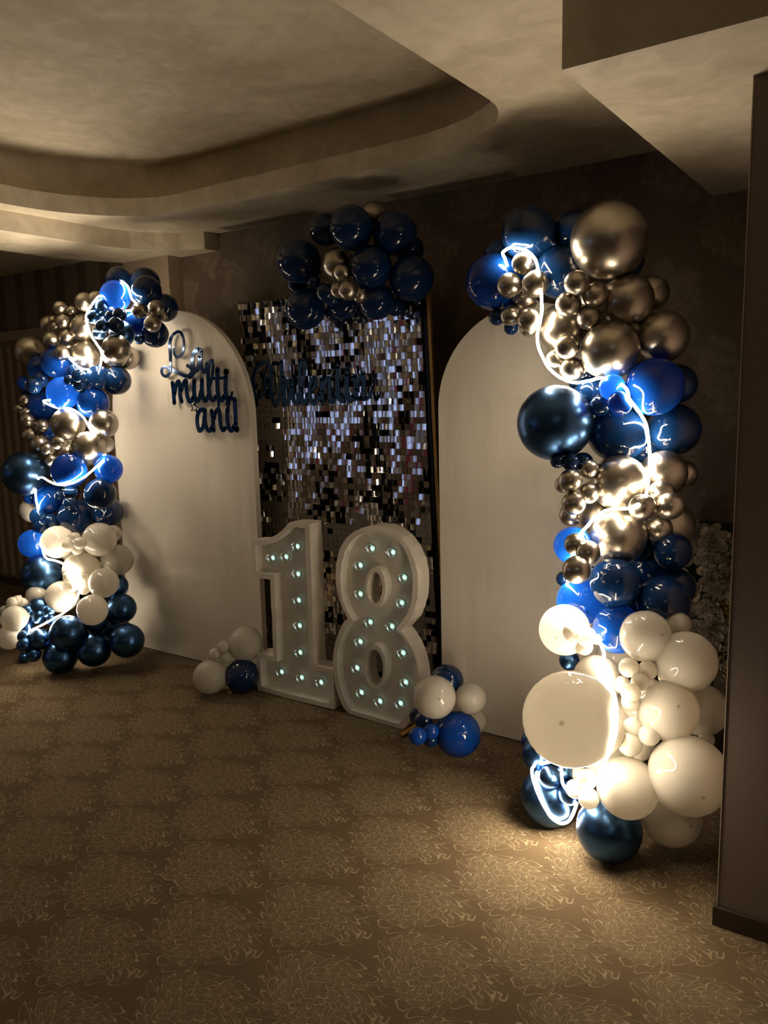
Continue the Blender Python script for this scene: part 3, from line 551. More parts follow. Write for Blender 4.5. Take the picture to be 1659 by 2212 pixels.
TUBE_RIGHT=[(-1.294,2.699,1.984),(-1.296,2.698,1.991),(-1.299,2.697,2.001),(-1.300,2.693,2.011),(-1.304,2.686,2.022),(-1.303,2.679,2.031),(-1.295,2.674,2.035),(-1.284,2.670,2.039),(-1.273,2.667,2.042),(-1.261,2.666,2.042),(-1.249,2.667,2.040),(-1.238,2.669,2.038),(-1.229,2.670,2.035),(-1.221,2.671,2.032),(-1.213,2.673,2.029),(-1.205,2.675,2.024),(-1.198,2.677,2.018),(-1.190,2.678,2.011),(-1.183,2.677,2.003),(-1.175,2.673,1.994),(-1.168,2.666,1.985),(-1.161,2.657,1.974),(-1.155,2.649,1.963),(-1.150,2.642,1.952),(-1.146,2.638,1.944),(-1.143,2.635,1.936),(-1.157,2.669,1.933),(-1.167,2.697,1.928),(-1.172,2.712,1.922),(-1.172,2.713,1.914),(-1.164,2.700,1.903),(-1.152,2.674,1.890),(-1.138,2.642,1.876),(-1.137,2.642,1.867),(-1.137,2.643,1.858),(-1.137,2.644,1.848),(-1.137,2.645,1.839),(-1.136,2.646,1.829),(-1.136,2.645,1.820),(-1.135,2.643,1.810),(-1.135,2.640,1.802),(-1.135,2.637,1.793),(-1.136,2.634,1.785),(-1.137,2.633,1.776),(-1.139,2.633,1.768),(-1.142,2.636,1.760),(-1.147,2.642,1.752),(-1.152,2.650,1.744),(-1.157,2.658,1.737),(-1.162,2.666,1.729),(-1.164,2.672,1.720),(-1.165,2.675,1.710),(-1.164,2.677,1.701),(-1.162,2.677,1.692),(-1.159,2.677,1.682),(-1.155,2.677,1.673),(-1.150,2.677,1.663),(-1.145,2.677,1.653),(-1.141,2.676,1.646),(-1.137,2.677,1.638),(-1.133,2.677,1.630),(-1.128,2.678,1.622),(-1.123,2.679,1.615),(-1.117,2.680,1.609),(-1.111,2.680,1.603),(-1.105,2.680,1.597),(-1.097,2.679,1.591),(-1.089,2.679,1.586),(-1.082,2.678,1.581),(-1.074,2.678,1.577),(-1.066,2.680,1.573),(-1.059,2.682,1.569),(-1.051,2.685,1.566),(-1.044,2.689,1.563),(-1.036,2.693,1.561),(-1.028,2.697,1.560),(-1.020,2.700,1.560),(-1.012,2.703,1.561),(-1.002,2.704,1.562),(-0.993,2.703,1.564),(-0.982,2.697,1.565),(-0.969,2.688,1.567),(-0.956,2.675,1.569),(-0.943,2.661,1.572),(-0.930,2.648,1.573),(-0.918,2.638,1.574),(-0.908,2.632,1.573),(-0.899,2.629,1.572),(-0.903,2.665,1.570),(-0.904,2.694,1.568),(-0.902,2.712,1.566),(-0.895,2.714,1.563),(-0.882,2.701,1.559),(-0.866,2.676,1.554),(-0.848,2.643,1.549),(-0.838,2.634,1.544),(-0.830,2.625,1.539),(-0.822,2.617,1.531),(-0.817,2.611,1.523),(-0.814,2.606,1.515),(-0.812,2.603,1.509),(-0.812,2.602,1.506),(-0.810,2.602,1.503),(-0.807,2.605,1.498),(-0.804,2.610,1.492),(-0.801,2.617,1.485),(-0.799,2.629,1.478),(-0.798,2.643,1.470),(-0.798,2.659,1.463),(-0.797,2.677,1.455),(-0.797,2.695,1.447),(-0.797,2.711,1.438),(-0.796,2.725,1.430),(-0.795,2.736,1.421),(-0.794,2.744,1.413),(-0.793,2.749,1.405),(-0.792,2.752,1.397),(-0.791,2.754,1.388),(-0.791,2.758,1.379),(-0.791,2.764,1.369),(-0.792,2.772,1.362),(-0.793,2.780,1.353),(-0.794,2.786,1.345),(-0.793,2.786,1.336),(-0.790,2.780,1.328),(-0.786,2.769,1.321),(-0.782,2.755,1.313),(-0.777,2.741,1.306),(-0.774,2.730,1.299),(-0.771,2.721,1.292),(-0.770,2.716,1.284),(-0.769,2.712,1.276),(-0.768,2.709,1.269),(-0.767,2.706,1.261),(-0.767,2.703,1.253),(-0.766,2.699,1.246),(-0.765,2.693,1.237),(-0.763,2.683,1.229),(-0.760,2.671,1.222),(-0.756,2.655,1.215),(-0.752,2.636,1.209),(-0.748,2.617,1.203),(-0.744,2.600,1.199),(-0.740,2.582,1.192),(-0.749,2.609,1.181),(-0.756,2.627,1.172),(-0.762,2.629,1.165),(-0.763,2.615,1.162),(-0.760,2.585,1.162),(-0.756,2.546,1.163),(-0.763,2.542,1.159),(-0.770,2.540,1.155),(-0.778,2.541,1.152),(-0.788,2.548,1.148),(-0.799,2.559,1.145),(-0.812,2.573,1.142),(-0.825,2.588,1.139),(-0.837,2.601,1.136),(-0.848,2.611,1.134),(-0.859,2.616,1.131),(-0.868,2.619,1.129),(-0.876,2.621,1.127),(-0.884,2.621,1.124),(-0.892,2.622,1.121),(-0.899,2.622,1.116),(-0.907,2.622,1.111),(-0.914,2.622,1.105),(-0.921,2.622,1.099),(-0.927,2.621,1.093),(-0.933,2.617,1.086),(-0.936,2.609,1.080),(-0.938,2.596,1.074),(-0.937,2.578,1.071),(-0.935,2.556,1.068),(-0.933,2.536,1.066),(-0.932,2.517,1.061),(-0.931,2.503,1.057),(-0.931,2.491,1.053),(-0.947,2.521,1.039),(-0.960,2.545,1.025),(-0.971,2.561,1.010),(-0.976,2.570,1.002),(-0.979,2.572,0.995),(-0.980,2.568,0.989),(-0.979,2.561,0.983),(-0.977,2.551,0.978),(-0.975,2.539,0.972),(-0.972,2.527,0.966),(-0.969,2.515,0.959),(-0.967,2.505,0.951),(-0.967,2.499,0.941),(-0.967,2.498,0.934),(-0.970,2.502,0.926),(-0.976,2.514,0.915),(-0.984,2.534,0.901),(-0.996,2.561,0.885),(-1.010,2.593,0.867),(-1.024,2.626,0.848),(-1.036,2.655,0.830),(-1.046,2.677,0.814),(-1.053,2.691,0.799),(-1.055,2.695,0.788),(-1.055,2.691,0.779),(-1.052,2.682,0.771),(-1.048,2.669,0.766),(-1.042,2.654,0.761),(-1.036,2.636,0.758),(-1.028,2.615,0.757),(-1.019,2.590,0.758),(-1.006,2.557,0.763),(-0.988,2.517,0.758),(-0.967,2.474,0.765),(-0.957,2.461,0.767),(-0.946,2.450,0.767),(-0.936,2.443,0.766),(-0.927,2.441,0.765),(-0.917,2.440,0.763),(-0.909,2.441,0.762),(-0.900,2.441,0.760),(-0.891,2.441,0.758),(-0.882,2.441,0.756),(-0.875,2.441,0.754),(-0.867,2.443,0.750),(-0.861,2.445,0.743),(-0.858,2.447,0.736),(-0.865,2.481,0.718),(-0.869,2.506,0.702),(-0.868,2.516,0.691),(-0.862,2.512,0.685),(-0.852,2.499,0.683),(-0.849,2.500,0.674),(-0.845,2.501,0.665),(-0.844,2.501,0.658),(-0.843,2.501,0.650),(-0.841,2.499,0.642),(-0.840,2.495,0.635),(-0.837,2.491,0.627),(-0.834,2.488,0.620),(-0.831,2.484,0.614),(-0.828,2.482,0.607),(-0.825,2.480,0.600),(-0.822,2.479,0.593),(-0.819,2.478,0.585),(-0.816,2.478,0.578),(-0.814,2.478,0.571),(-0.810,2.477,0.563),(-0.806,2.473,0.557),(-0.799,2.461,0.553),(-0.789,2.439,0.555),(-0.774,2.403,0.562),(-0.757,2.355,0.574),(-0.737,2.300,0.590),(-0.718,2.244,0.606),(-0.699,2.189,0.622),(-0.693,2.173,0.621),(-0.688,2.160,0.620),(-0.684,2.150,0.616),(-0.682,2.144,0.611),(-0.680,2.139,0.604),(-0.679,2.136,0.597),(-0.678,2.133,0.589),(-0.678,2.130,0.582),(-0.677,2.129,0.576),(-0.677,2.127,0.569),(-0.677,2.126,0.565),(-0.678,2.123,0.557),(-0.678,2.122,0.552),(-0.679,2.120,0.546),(-0.681,2.118,0.539),(-0.682,2.117,0.531),(-0.684,2.117,0.523),(-0.687,2.120,0.514),(-0.692,2.128,0.502),(-0.699,2.140,0.488),(-0.710,2.164,0.469),(-0.722,2.192,0.447),(-0.736,2.224,0.424),(-0.749,2.253,0.401),(-0.760,2.276,0.381),(-0.768,2.291,0.366),(-0.773,2.297,0.354),(-0.775,2.298,0.346),(-0.777,2.294,0.340),(-0.777,2.288,0.335),(-0.778,2.282,0.331),(-0.780,2.276,0.325),(-0.781,2.270,0.319),(-0.784,2.265,0.312),(-0.787,2.260,0.306),(-0.791,2.257,0.301),(-0.796,2.253,0.295),(-0.802,2.250,0.290),(-0.809,2.249,0.285),(-0.817,2.251,0.279),(-0.826,2.255,0.272),(-0.840,2.267,0.262),(-0.856,2.280,0.252),(-0.871,2.296,0.243),(-0.885,2.311,0.235),(-0.898,2.325,0.229),(-0.909,2.337,0.227),(-0.918,2.348,0.226),(-0.927,2.359,0.227),(-0.933,2.369,0.229),(-0.937,2.375,0.235),(-0.937,2.374,0.245),(-0.933,2.361,0.262),(-0.923,2.335,0.285),(-0.910,2.298,0.315),(-0.895,2.258,0.346),(-0.884,2.223,0.372),(-0.882,2.203,0.386),(-0.889,2.205,0.384),(-0.906,2.230,0.369),(-0.933,2.273,0.342),(-0.966,2.329,0.308),(-1.000,2.386,0.272),(-1.031,2.437,0.240),(-1.055,2.471,0.217),(-1.069,2.486,0.205),(-1.079,2.479,0.201),(-1.079,2.463,0.204),(-1.076,2.445,0.205),(-1.070,2.429,0.206),(-1.064,2.416,0.204),(-1.058,2.405,0.200),(-1.051,2.396,0.194),(-1.045,2.388,0.191),(-1.040,2.382,0.187),(-1.035,2.377,0.182),(-1.030,2.372,0.176),(-1.025,2.369,0.170),(-1.020,2.366,0.164),(-1.015,2.363,0.159),(-1.011,2.362,0.152),(-1.006,2.361,0.145),(-1.002,2.360,0.139),(-0.998,2.360,0.132),(-0.994,2.360,0.126),(-0.990,2.361,0.119),(-0.986,2.362,0.112),(-0.982,2.364,0.105),(-0.979,2.365,0.098),(-0.975,2.367,0.091),(-0.970,2.370,0.085),(-0.964,2.374,0.078),(-0.957,2.380,0.071),(-0.950,2.386,0.065),(-0.944,2.393,0.061),(-0.937,2.401,0.060),(-0.930,2.409,0.062),(-0.924,2.416,0.068),(-0.921,2.419,0.074),(-0.917,2.419,0.083),(-0.912,2.417,0.094),(-0.907,2.412,0.107),(-0.902,2.406,0.119),(-0.896,2.401,0.137),(-0.891,2.394,0.151)]
TUBE_LEFT=[(-3.557,2.757,2.155),(-3.547,2.759,2.149),(-3.534,2.762,2.139),(-3.521,2.764,2.128),(-3.510,2.762,2.115),(-3.498,2.757,2.100),(-3.487,2.752,2.085),(-3.474,2.746,2.068),(-3.461,2.740,2.052),(-3.443,2.739,2.041),(-3.427,2.737,2.029),(-3.452,2.761,2.015),(-3.484,2.773,2.003),(-3.509,2.781,2.003),(-3.528,2.781,2.003),(-3.542,2.776,2.002),(-3.555,2.767,2.002),(-3.568,2.759,2.003),(-3.582,2.752,2.005),(-3.598,2.748,2.010),(-3.614,2.747,2.017),(-3.631,2.746,2.027),(-3.646,2.744,2.038),(-3.655,2.738,2.049),(-3.657,2.728,2.059),(-3.648,2.712,2.065),(-3.629,2.689,2.068),(-3.609,2.660,2.075),(-3.610,2.651,2.073),(-3.611,2.642,2.066),(-3.613,2.632,2.055),(-3.616,2.622,2.043),(-3.619,2.614,2.032),(-3.621,2.606,2.021),(-3.625,2.599,2.010),(-3.629,2.592,1.999),(-3.632,2.588,1.990),(-3.643,2.589,1.975),(-3.648,2.589,1.961),(-3.647,2.589,1.947),(-3.700,2.628,1.937),(-3.753,2.668,1.931),(-3.804,2.708,1.923),(-3.847,2.743,1.915),(-3.877,2.770,1.905),(-3.890,2.785,1.894),(-3.882,2.786,1.881),(-3.852,2.773,1.866),(-3.802,2.747,1.849),(-3.738,2.709,1.832),(-3.666,2.666,1.815),(-3.595,2.622,1.799),(-3.527,2.577,1.781),(-3.576,2.615,1.773),(-3.628,2.652,1.764),(-3.683,2.690,1.754),(-3.737,2.726,1.745),(-3.786,2.756,1.731),(-3.829,2.778,1.719),(-3.868,2.791,1.712),(-3.900,2.802,1.713),(-3.931,2.808,1.717),(-3.961,2.812,1.723),(-3.988,2.812,1.730),(-4.009,2.809,1.737),(-4.018,2.801,1.743),(-4.018,2.785,1.750),(-4.007,2.761,1.758),(-3.988,2.732,1.764),(-3.993,2.722,1.771),(-3.995,2.712,1.776),(-3.992,2.704,1.777),(-3.980,2.697,1.769),(-3.953,2.694,1.752),(-3.922,2.689,1.736),(-3.891,2.681,1.724),(-3.860,2.674,1.714),(-3.829,2.667,1.707),(-3.819,2.677,1.704),(-3.810,2.688,1.703),(-3.809,2.695,1.700),(-3.814,2.699,1.693),(-3.844,2.712,1.685),(-3.880,2.713,1.667),(-3.901,2.719,1.662),(-3.917,2.720,1.655),(-3.931,2.719,1.647),(-3.945,2.716,1.639),(-3.959,2.712,1.630),(-3.974,2.709,1.620),(-3.989,2.704,1.611),(-4.002,2.699,1.601),(-4.014,2.692,1.592),(-4.024,2.685,1.583),(-4.033,2.677,1.574),(-4.039,2.669,1.567),(-4.042,2.659,1.560),(-4.039,2.647,1.555),(-4.038,2.624,1.546),(-4.029,2.598,1.542),(-4.016,2.571,1.540),(-4.073,2.592,1.540),(-4.120,2.610,1.539),(-4.149,2.621,1.537),(-4.150,2.625,1.529),(-4.119,2.624,1.521),(-4.072,2.613,1.513),(-4.020,2.595,1.507),(-4.030,2.617,1.501),(-4.029,2.634,1.496),(-4.016,2.639,1.495),(-3.986,2.634,1.495),(-3.946,2.624,1.495),(-3.934,2.631,1.494),(-3.923,2.637,1.492),(-3.911,2.645,1.486),(-3.900,2.651,1.479),(-3.888,2.657,1.470),(-3.876,2.661,1.462),(-3.860,2.663,1.451),(-3.843,2.661,1.440),(-3.824,2.658,1.426),(-3.808,2.653,1.416),(-3.793,2.649,1.404),(-3.781,2.646,1.391),(-3.770,2.645,1.378),(-3.761,2.645,1.366),(-3.753,2.648,1.356),(-3.744,2.652,1.347),(-3.769,2.680,1.335),(-3.789,2.704,1.323),(-3.802,2.722,1.310),(-3.810,2.733,1.298),(-3.811,2.740,1.285),(-3.807,2.743,1.271),(-3.799,2.742,1.258),(-3.786,2.737,1.245),(-3.765,2.725,1.235),(-3.737,2.705,1.227),(-3.702,2.674,1.216),(-3.667,2.637,1.211),(-3.674,2.627,1.201),(-3.678,2.619,1.192),(-3.684,2.610,1.183),(-3.690,2.601,1.174),(-3.695,2.592,1.165),(-3.699,2.581,1.156),(-3.701,2.571,1.149),(-3.701,2.559,1.142),(-3.702,2.548,1.135),(-3.703,2.537,1.129),(-3.706,2.526,1.124),(-3.711,2.515,1.118),(-3.717,2.505,1.112),(-3.725,2.495,1.107),(-3.733,2.486,1.102),(-3.743,2.477,1.099),(-3.753,2.470,1.096),(-3.765,2.463,1.094),(-3.779,2.458,1.093),(-3.796,2.455,1.092),(-3.814,2.454,1.092),(-3.891,2.487,1.088),(-3.968,2.521,1.086),(-4.042,2.552,1.087),(-4.106,2.578,1.088),(-4.157,2.596,1.093),(-4.193,2.603,1.099),(-4.214,2.604,1.100),(-4.229,2.600,1.095),(-4.265,2.611,1.080),(-4.290,2.618,1.061),(-4.297,2.618,1.048),(-4.289,2.610,1.034),(-4.271,2.598,1.020),(-4.281,2.602,1.002),(-4.293,2.609,0.986),(-4.306,2.617,0.967),(-4.321,2.627,0.949),(-4.336,2.638,0.932),(-4.351,2.649,0.914),(-4.367,2.659,0.897),(-4.394,2.676,0.879),(-4.416,2.689,0.860),(-4.429,2.698,0.837),(-4.436,2.702,0.824),(-4.437,2.703,0.811),(-4.433,2.701,0.797),(-4.426,2.696,0.783),(-4.417,2.691,0.769),(-4.405,2.684,0.755),(-4.390,2.675,0.742),(-4.373,2.665,0.730),(-4.352,2.653,0.720),(-4.327,2.639,0.709),(-4.295,2.620,0.699),(-4.258,2.599,0.690),(-4.217,2.575,0.683),(-4.218,2.577,0.668),(-4.220,2.580,0.653),(-4.222,2.584,0.641),(-4.222,2.589,0.630),(-4.212,2.595,0.618),(-4.196,2.600,0.615),(-4.171,2.602,0.615),(-4.141,2.599,0.615),(-4.107,2.594,0.614),(-4.074,2.590,0.612),(-4.043,2.587,0.608),(-4.018,2.585,0.603),(-3.998,2.585,0.597),(-3.980,2.587,0.589),(-3.964,2.588,0.580),(-3.949,2.588,0.569),(-3.937,2.588,0.560),(-3.925,2.588,0.549),(-3.915,2.589,0.538),(-3.907,2.589,0.525),(-3.902,2.588,0.513),(-3.900,2.587,0.500),(-3.901,2.586,0.487),(-3.904,2.584,0.472),(-3.910,2.584,0.458),(-3.927,2.590,0.441),(-3.946,2.596,0.424),(-3.966,2.602,0.407),(-3.985,2.606,0.391),(-4.001,2.607,0.376),(-4.012,2.604,0.364),(-4.019,2.597,0.354),(-4.021,2.586,0.346),(-4.019,2.571,0.340),(-4.012,2.553,0.336),(-4.003,2.534,0.334),(-3.992,2.514,0.332),(-3.984,2.494,0.331),(-3.980,2.477,0.330),(-3.979,2.464,0.327),(-3.982,2.453,0.323),(-3.989,2.443,0.317),(-3.998,2.436,0.311),(-4.009,2.430,0.304),(-4.022,2.425,0.297),(-4.040,2.422,0.288),(-4.062,2.420,0.279),(-4.087,2.420,0.268),(-4.114,2.422,0.257),(-4.143,2.423,0.245),(-4.169,2.423,0.233),(-4.189,2.421,0.224),(-4.206,2.414,0.217),(-4.217,2.405,0.213),(-4.222,2.396,0.211)]
ONE_OUT=[(-2.804,0.810),(-2.759,0.814),(-2.708,0.824),(-2.661,0.838),(-2.623,0.857),(-2.590,0.878),(-2.564,0.902),(-2.547,0.918),(-2.533,0.924),(-2.476,0.927),(-2.421,0.927),(-2.413,0.922),(-2.414,0.762),(-2.414,0.579),(-2.416,0.468),(-2.419,0.311),(-2.420,0.222),(-2.414,0.214),(-2.304,0.216),(-2.299,0.210),(-2.304,0.007),(-2.558,0.003),(-2.811,0.004),(-2.812,0.110),(-2.807,0.209),(-2.690,0.212),(-2.685,0.428),(-2.688,0.479),(-2.686,0.617),(-2.794,0.615),(-2.806,0.621)]
ONE_IN=[(-2.779,0.786),(-2.718,0.792),(-2.676,0.804),(-2.638,0.821),(-2.600,0.843),(-2.570,0.866),(-2.545,0.886),(-2.524,0.899),(-2.489,0.901),(-2.442,0.899),(-2.445,0.729),(-2.445,0.544),(-2.443,0.464),(-2.449,0.188),(-2.447,0.184),(-2.331,0.185),(-2.330,0.033),(-2.557,0.028),(-2.779,0.029),(-2.787,0.037),(-2.784,0.182),(-2.664,0.186),(-2.657,0.432),(-2.660,0.483),(-2.658,0.648),(-2.767,0.640),(-2.779,0.647)]
EIGHT_OUT=[(-2.265,0.683),(-2.257,0.746),(-2.234,0.817),(-2.198,0.869),(-2.152,0.906),(-2.099,0.930),(-2.041,0.944),(-1.981,0.944),(-1.930,0.928),(-1.886,0.902),(-1.846,0.860),(-1.817,0.805),(-1.803,0.751),(-1.802,0.690),(-1.807,0.634),(-1.826,0.573),(-1.847,0.528),(-1.898,0.472),(-1.873,0.447),(-1.843,0.404),(-1.820,0.353),(-1.807,0.299),(-1.803,0.251),(-1.808,0.189),(-1.825,0.125),(-1.851,0.066),(-1.887,0.008),(-1.909,-0.008),(-1.937,-0.007),(-2.065,0.002),(-2.197,0.006),(-2.219,0.011),(-2.247,0.036),(-2.272,0.087),(-2.293,0.148),(-2.300,0.228),(-2.295,0.294),(-2.279,0.358),(-2.251,0.420),(-2.226,0.462),(-2.198,0.485),(-2.222,0.516),(-2.248,0.579),(-2.261,0.634)]
EIGHT_IN=[(-2.236,0.680),(-2.225,0.750),(-2.204,0.807),(-2.172,0.853),(-2.130,0.889),(-2.093,0.907),(-2.057,0.915),(-1.982,0.918),(-1.930,0.901),(-1.880,0.865),(-1.849,0.813),(-1.832,0.748),(-1.830,0.690),(-1.838,0.621),(-1.856,0.568),(-1.885,0.523),(-1.922,0.483),(-1.920,0.466),(-1.894,0.449),(-1.863,0.409),(-1.844,0.358),(-1.833,0.300),(-1.832,0.239),(-1.845,0.160),(-1.878,0.076),(-1.924,0.020),(-2.064,0.025),(-2.195,0.029),(-2.206,0.034),(-2.230,0.069),(-2.255,0.123),(-2.269,0.185),(-2.275,0.236),(-2.269,0.299),(-2.253,0.353),(-2.224,0.412),(-2.192,0.455),(-2.166,0.476),(-2.197,0.514),(-2.225,0.569),(-2.235,0.627)]
EIGHT_HOLES=[([(-2.032,0.754),(-2.017,0.752),(-2.003,0.744),(-1.992,0.730),(-1.984,0.711),(-1.979,0.688),(-1.977,0.663),(-1.980,0.638),(-1.987,0.614),(-1.996,0.592),(-2.009,0.575),(-2.023,0.563),(-2.038,0.558),(-2.053,0.559),(-2.067,0.567),(-2.078,0.581),(-2.087,0.600),(-2.092,0.624),(-2.093,0.649),(-2.090,0.675),(-2.084,0.699),(-2.074,0.720),(-2.061,0.737),(-2.047,0.749)],[(-2.035,0.729),(-2.024,0.728),(-2.014,0.722),(-2.006,0.711),(-2.000,0.697),(-1.996,0.679),(-1.995,0.660),(-1.997,0.641),(-2.002,0.623),(-2.009,0.606),(-2.018,0.593),(-2.029,0.584),(-2.040,0.580),(-2.051,0.581),(-2.061,0.588),(-2.069,0.598),(-2.076,0.613),(-2.079,0.631),(-2.080,0.650),(-2.078,0.669),(-2.073,0.688),(-2.066,0.704),(-2.056,0.717),(-2.046,0.726)]),([(-2.050,0.383),(-2.033,0.382),(-2.017,0.374),(-2.004,0.359),(-1.994,0.338),(-1.988,0.313),(-1.986,0.285),(-1.989,0.256),(-1.997,0.228),(-2.008,0.203),(-2.023,0.183),(-2.039,0.168),(-2.057,0.161),(-2.074,0.161),(-2.091,0.169),(-2.104,0.184),(-2.114,0.205),(-2.120,0.231),(-2.122,0.260),(-2.118,0.289),(-2.110,0.317),(-2.099,0.342),(-2.084,0.362),(-2.067,0.376)],[(-2.051,0.359),(-2.038,0.358),(-2.026,0.351),(-2.015,0.338),(-2.008,0.321),(-2.003,0.300),(-2.002,0.276),(-2.005,0.252),(-2.010,0.229),(-2.019,0.208),(-2.031,0.191),(-2.044,0.179),(-2.057,0.173),(-2.071,0.174),(-2.083,0.180),(-2.094,0.193),(-2.102,0.211),(-2.106,0.233),(-2.107,0.256),(-2.105,0.281),(-2.098,0.304),(-2.089,0.325),(-2.078,0.342),(-2.065,0.353)])]
ONE_BULBS=[(-2.522,0.798),(-2.691,0.723),(-2.600,0.738),(-2.526,0.658),(-2.529,0.523),(-2.530,0.391),(-2.534,0.250),(-2.666,0.122),(-2.531,0.118),(-2.405,0.117)]
EIGHT_BULBS=[(-2.068,0.831),(-1.953,0.824),(-2.139,0.744),(-1.894,0.714),(-2.144,0.605),(-1.911,0.594),(-2.091,0.476),(-1.968,0.474),(-2.153,0.370),(-1.910,0.357),(-2.177,0.235),(-1.899,0.218),(-2.155,0.116),(-2.047,0.094),(-1.930,0.109)]
GREETING=[(0,0.0080,[(-3.445,1.809),(-3.449,1.793),(-3.443,1.771),(-3.422,1.757),(-3.394,1.765),(-3.375,1.783),(-3.366,1.808),(-3.363,1.836),(-3.368,1.863),(-3.380,1.885),(-3.400,1.894),(-3.423,1.890),(-3.449,1.878),(-3.466,1.861)]),(0,0.0114,[(-3.466,1.861),(-3.477,1.836),(-3.479,1.806),(-3.478,1.776),(-3.479,1.746)]),(0,0.0085,[(-3.479,1.746),(-3.481,1.715),(-3.482,1.696),(-3.499,1.669),(-3.526,1.657),(-3.551,1.666),(-3.561,1.685),(-3.551,1.703),(-3.526,1.708),(-3.498,1.702),(-3.474,1.692)]),(0,0.0102,[(-3.478,1.693),(-3.439,1.680),(-3.395,1.663),(-3.355,1.652),(-3.328,1.660),(-3.313,1.679),(-3.324,1.700),(-3.345,1.709)]),(1,0.0129,[(-3.242,1.789),(-3.268,1.788),(-3.292,1.768),(-3.304,1.735),(-3.304,1.704),(-3.292,1.678),(-3.270,1.687),(-3.252,1.714),(-3.243,1.756)]),(1,0.0129,[(-3.235,1.785),(-3.242,1.733),(-3.238,1.700),(-3.219,1.674),(-3.199,1.686),(-3.190,1.714)]),(1,0.0149,[(-3.337,1.651),(-3.307,1.666),(-3.291,1.683)]),(2,0.0129,[(-3.476,1.619),(-3.473,1.571),(-3.472,1.510)]),(2,0.0122,[(-3.465,1.559),(-3.448,1.605),(-3.424,1.626),(-3.417,1.595),(-3.419,1.551),(-3.410,1.516)]),(2,0.0122,[(-3.410,1.575),(-3.389,1.611),(-3.365,1.630),(-3.365,1.594),(-3.362,1.547),(-3.347,1.516),(-3.329,1.520),(-3.315,1.539)]),(3,0.0129,[(-3.299,1.628),(-3.306,1.580),(-3.303,1.537),(-3.289,1.517),(-3.268,1.532),(-3.251,1.567)]),(3,0.0129,[(-3.238,1.630),(-3.245,1.579),(-3.239,1.538),(-3.222,1.519),(-3.202,1.535),(-3.191,1.554)]),(4,0.0122,[(-3.153,1.727),(-3.178,1.711),(-3.188,1.674),(-3.191,1.625),(-3.190,1.571),(-3.180,1.533),(-3.160,1.521),(-3.138,1.539)]),(4,0.0084,[(-3.160,1.729),(-3.147,1.710),(-3.153,1.671),(-3.168,1.624),(-3.187,1.590)]),(5,0.0133,[(-3.115,1.681),(-3.122,1.623),(-3.123,1.565),(-3.114,1.529),(-3.096,1.520),(-3.074,1.540)]),(5,0.0081,[(-3.147,1.634),(-3.060,1.635)]),(5,0.0074,[(-3.125,1.518),(-3.121,1.501),(-3.126,1.478)]),(6,0.0129,[(-3.056,1.642),(-3.064,1.587),(-3.062,1.545),(-3.048,1.521),(-3.032,1.530)]),(6,0.0068,[(-3.036,1.526),(-3.023,1.542),(-3.016,1.559)]),(6,0.0173,[(-3.052,1.666),(-3.052,1.665)]),(7,0.0028,[(-3.306,1.507),(-3.301,1.488),(-3.279,1.482),(-3.298,1.477),(-3.296,1.458),(-3.312,1.470),(-3.335,1.465),(-3.325,1.480),(-3.338,1.498),(-3.315,1.493),(-3.306,1.507)]),(8,0.0127,[(-3.229,1.467),(-3.255,1.470),(-3.279,1.457),(-3.293,1.428),(-3.295,1.391),(-3.284,1.358),(-3.263,1.364),(-3.247,1.388),(-3.238,1.428)]),(8,0.0117,[(-3.229,1.467),(-3.234,1.429),(-3.231,1.391),(-3.218,1.361),(-3.200,1.357),(-3.183,1.375)]),(9,0.0122,[(-3.179,1.463),(-3.173,1.429),(-3.173,1.393),(-3.171,1.358)]),(9,0.0117,[(-3.162,1.424),(-3.148,1.456),(-3.126,1.470),(-3.118,1.449),(-3.118,1.413),(-3.113,1.379),(-3.100,1.360),(-3.081,1.371)]),(10,0.0127,[(-3.057,1.470),(-3.063,1.438),(-3.061,1.394),(-3.049,1.364),(-3.031,1.361),(-3.016,1.380)]),(10,0.0162,[(-3.051,1.503),(-3.052,1.501)]),(10,0.0081,[(-3.050,1.534),(-3.053,1.480)]),(11,0.0112,[(-3.047,1.526),(-3.007,1.525)]),(11,0.0127,[(-3.001,1.523),(-3.001,1.473),(-3.001,1.429),(-3.003,1.389)]),(11,0.0168,[(-2.998,1.367),(-2.997,1.366)])]
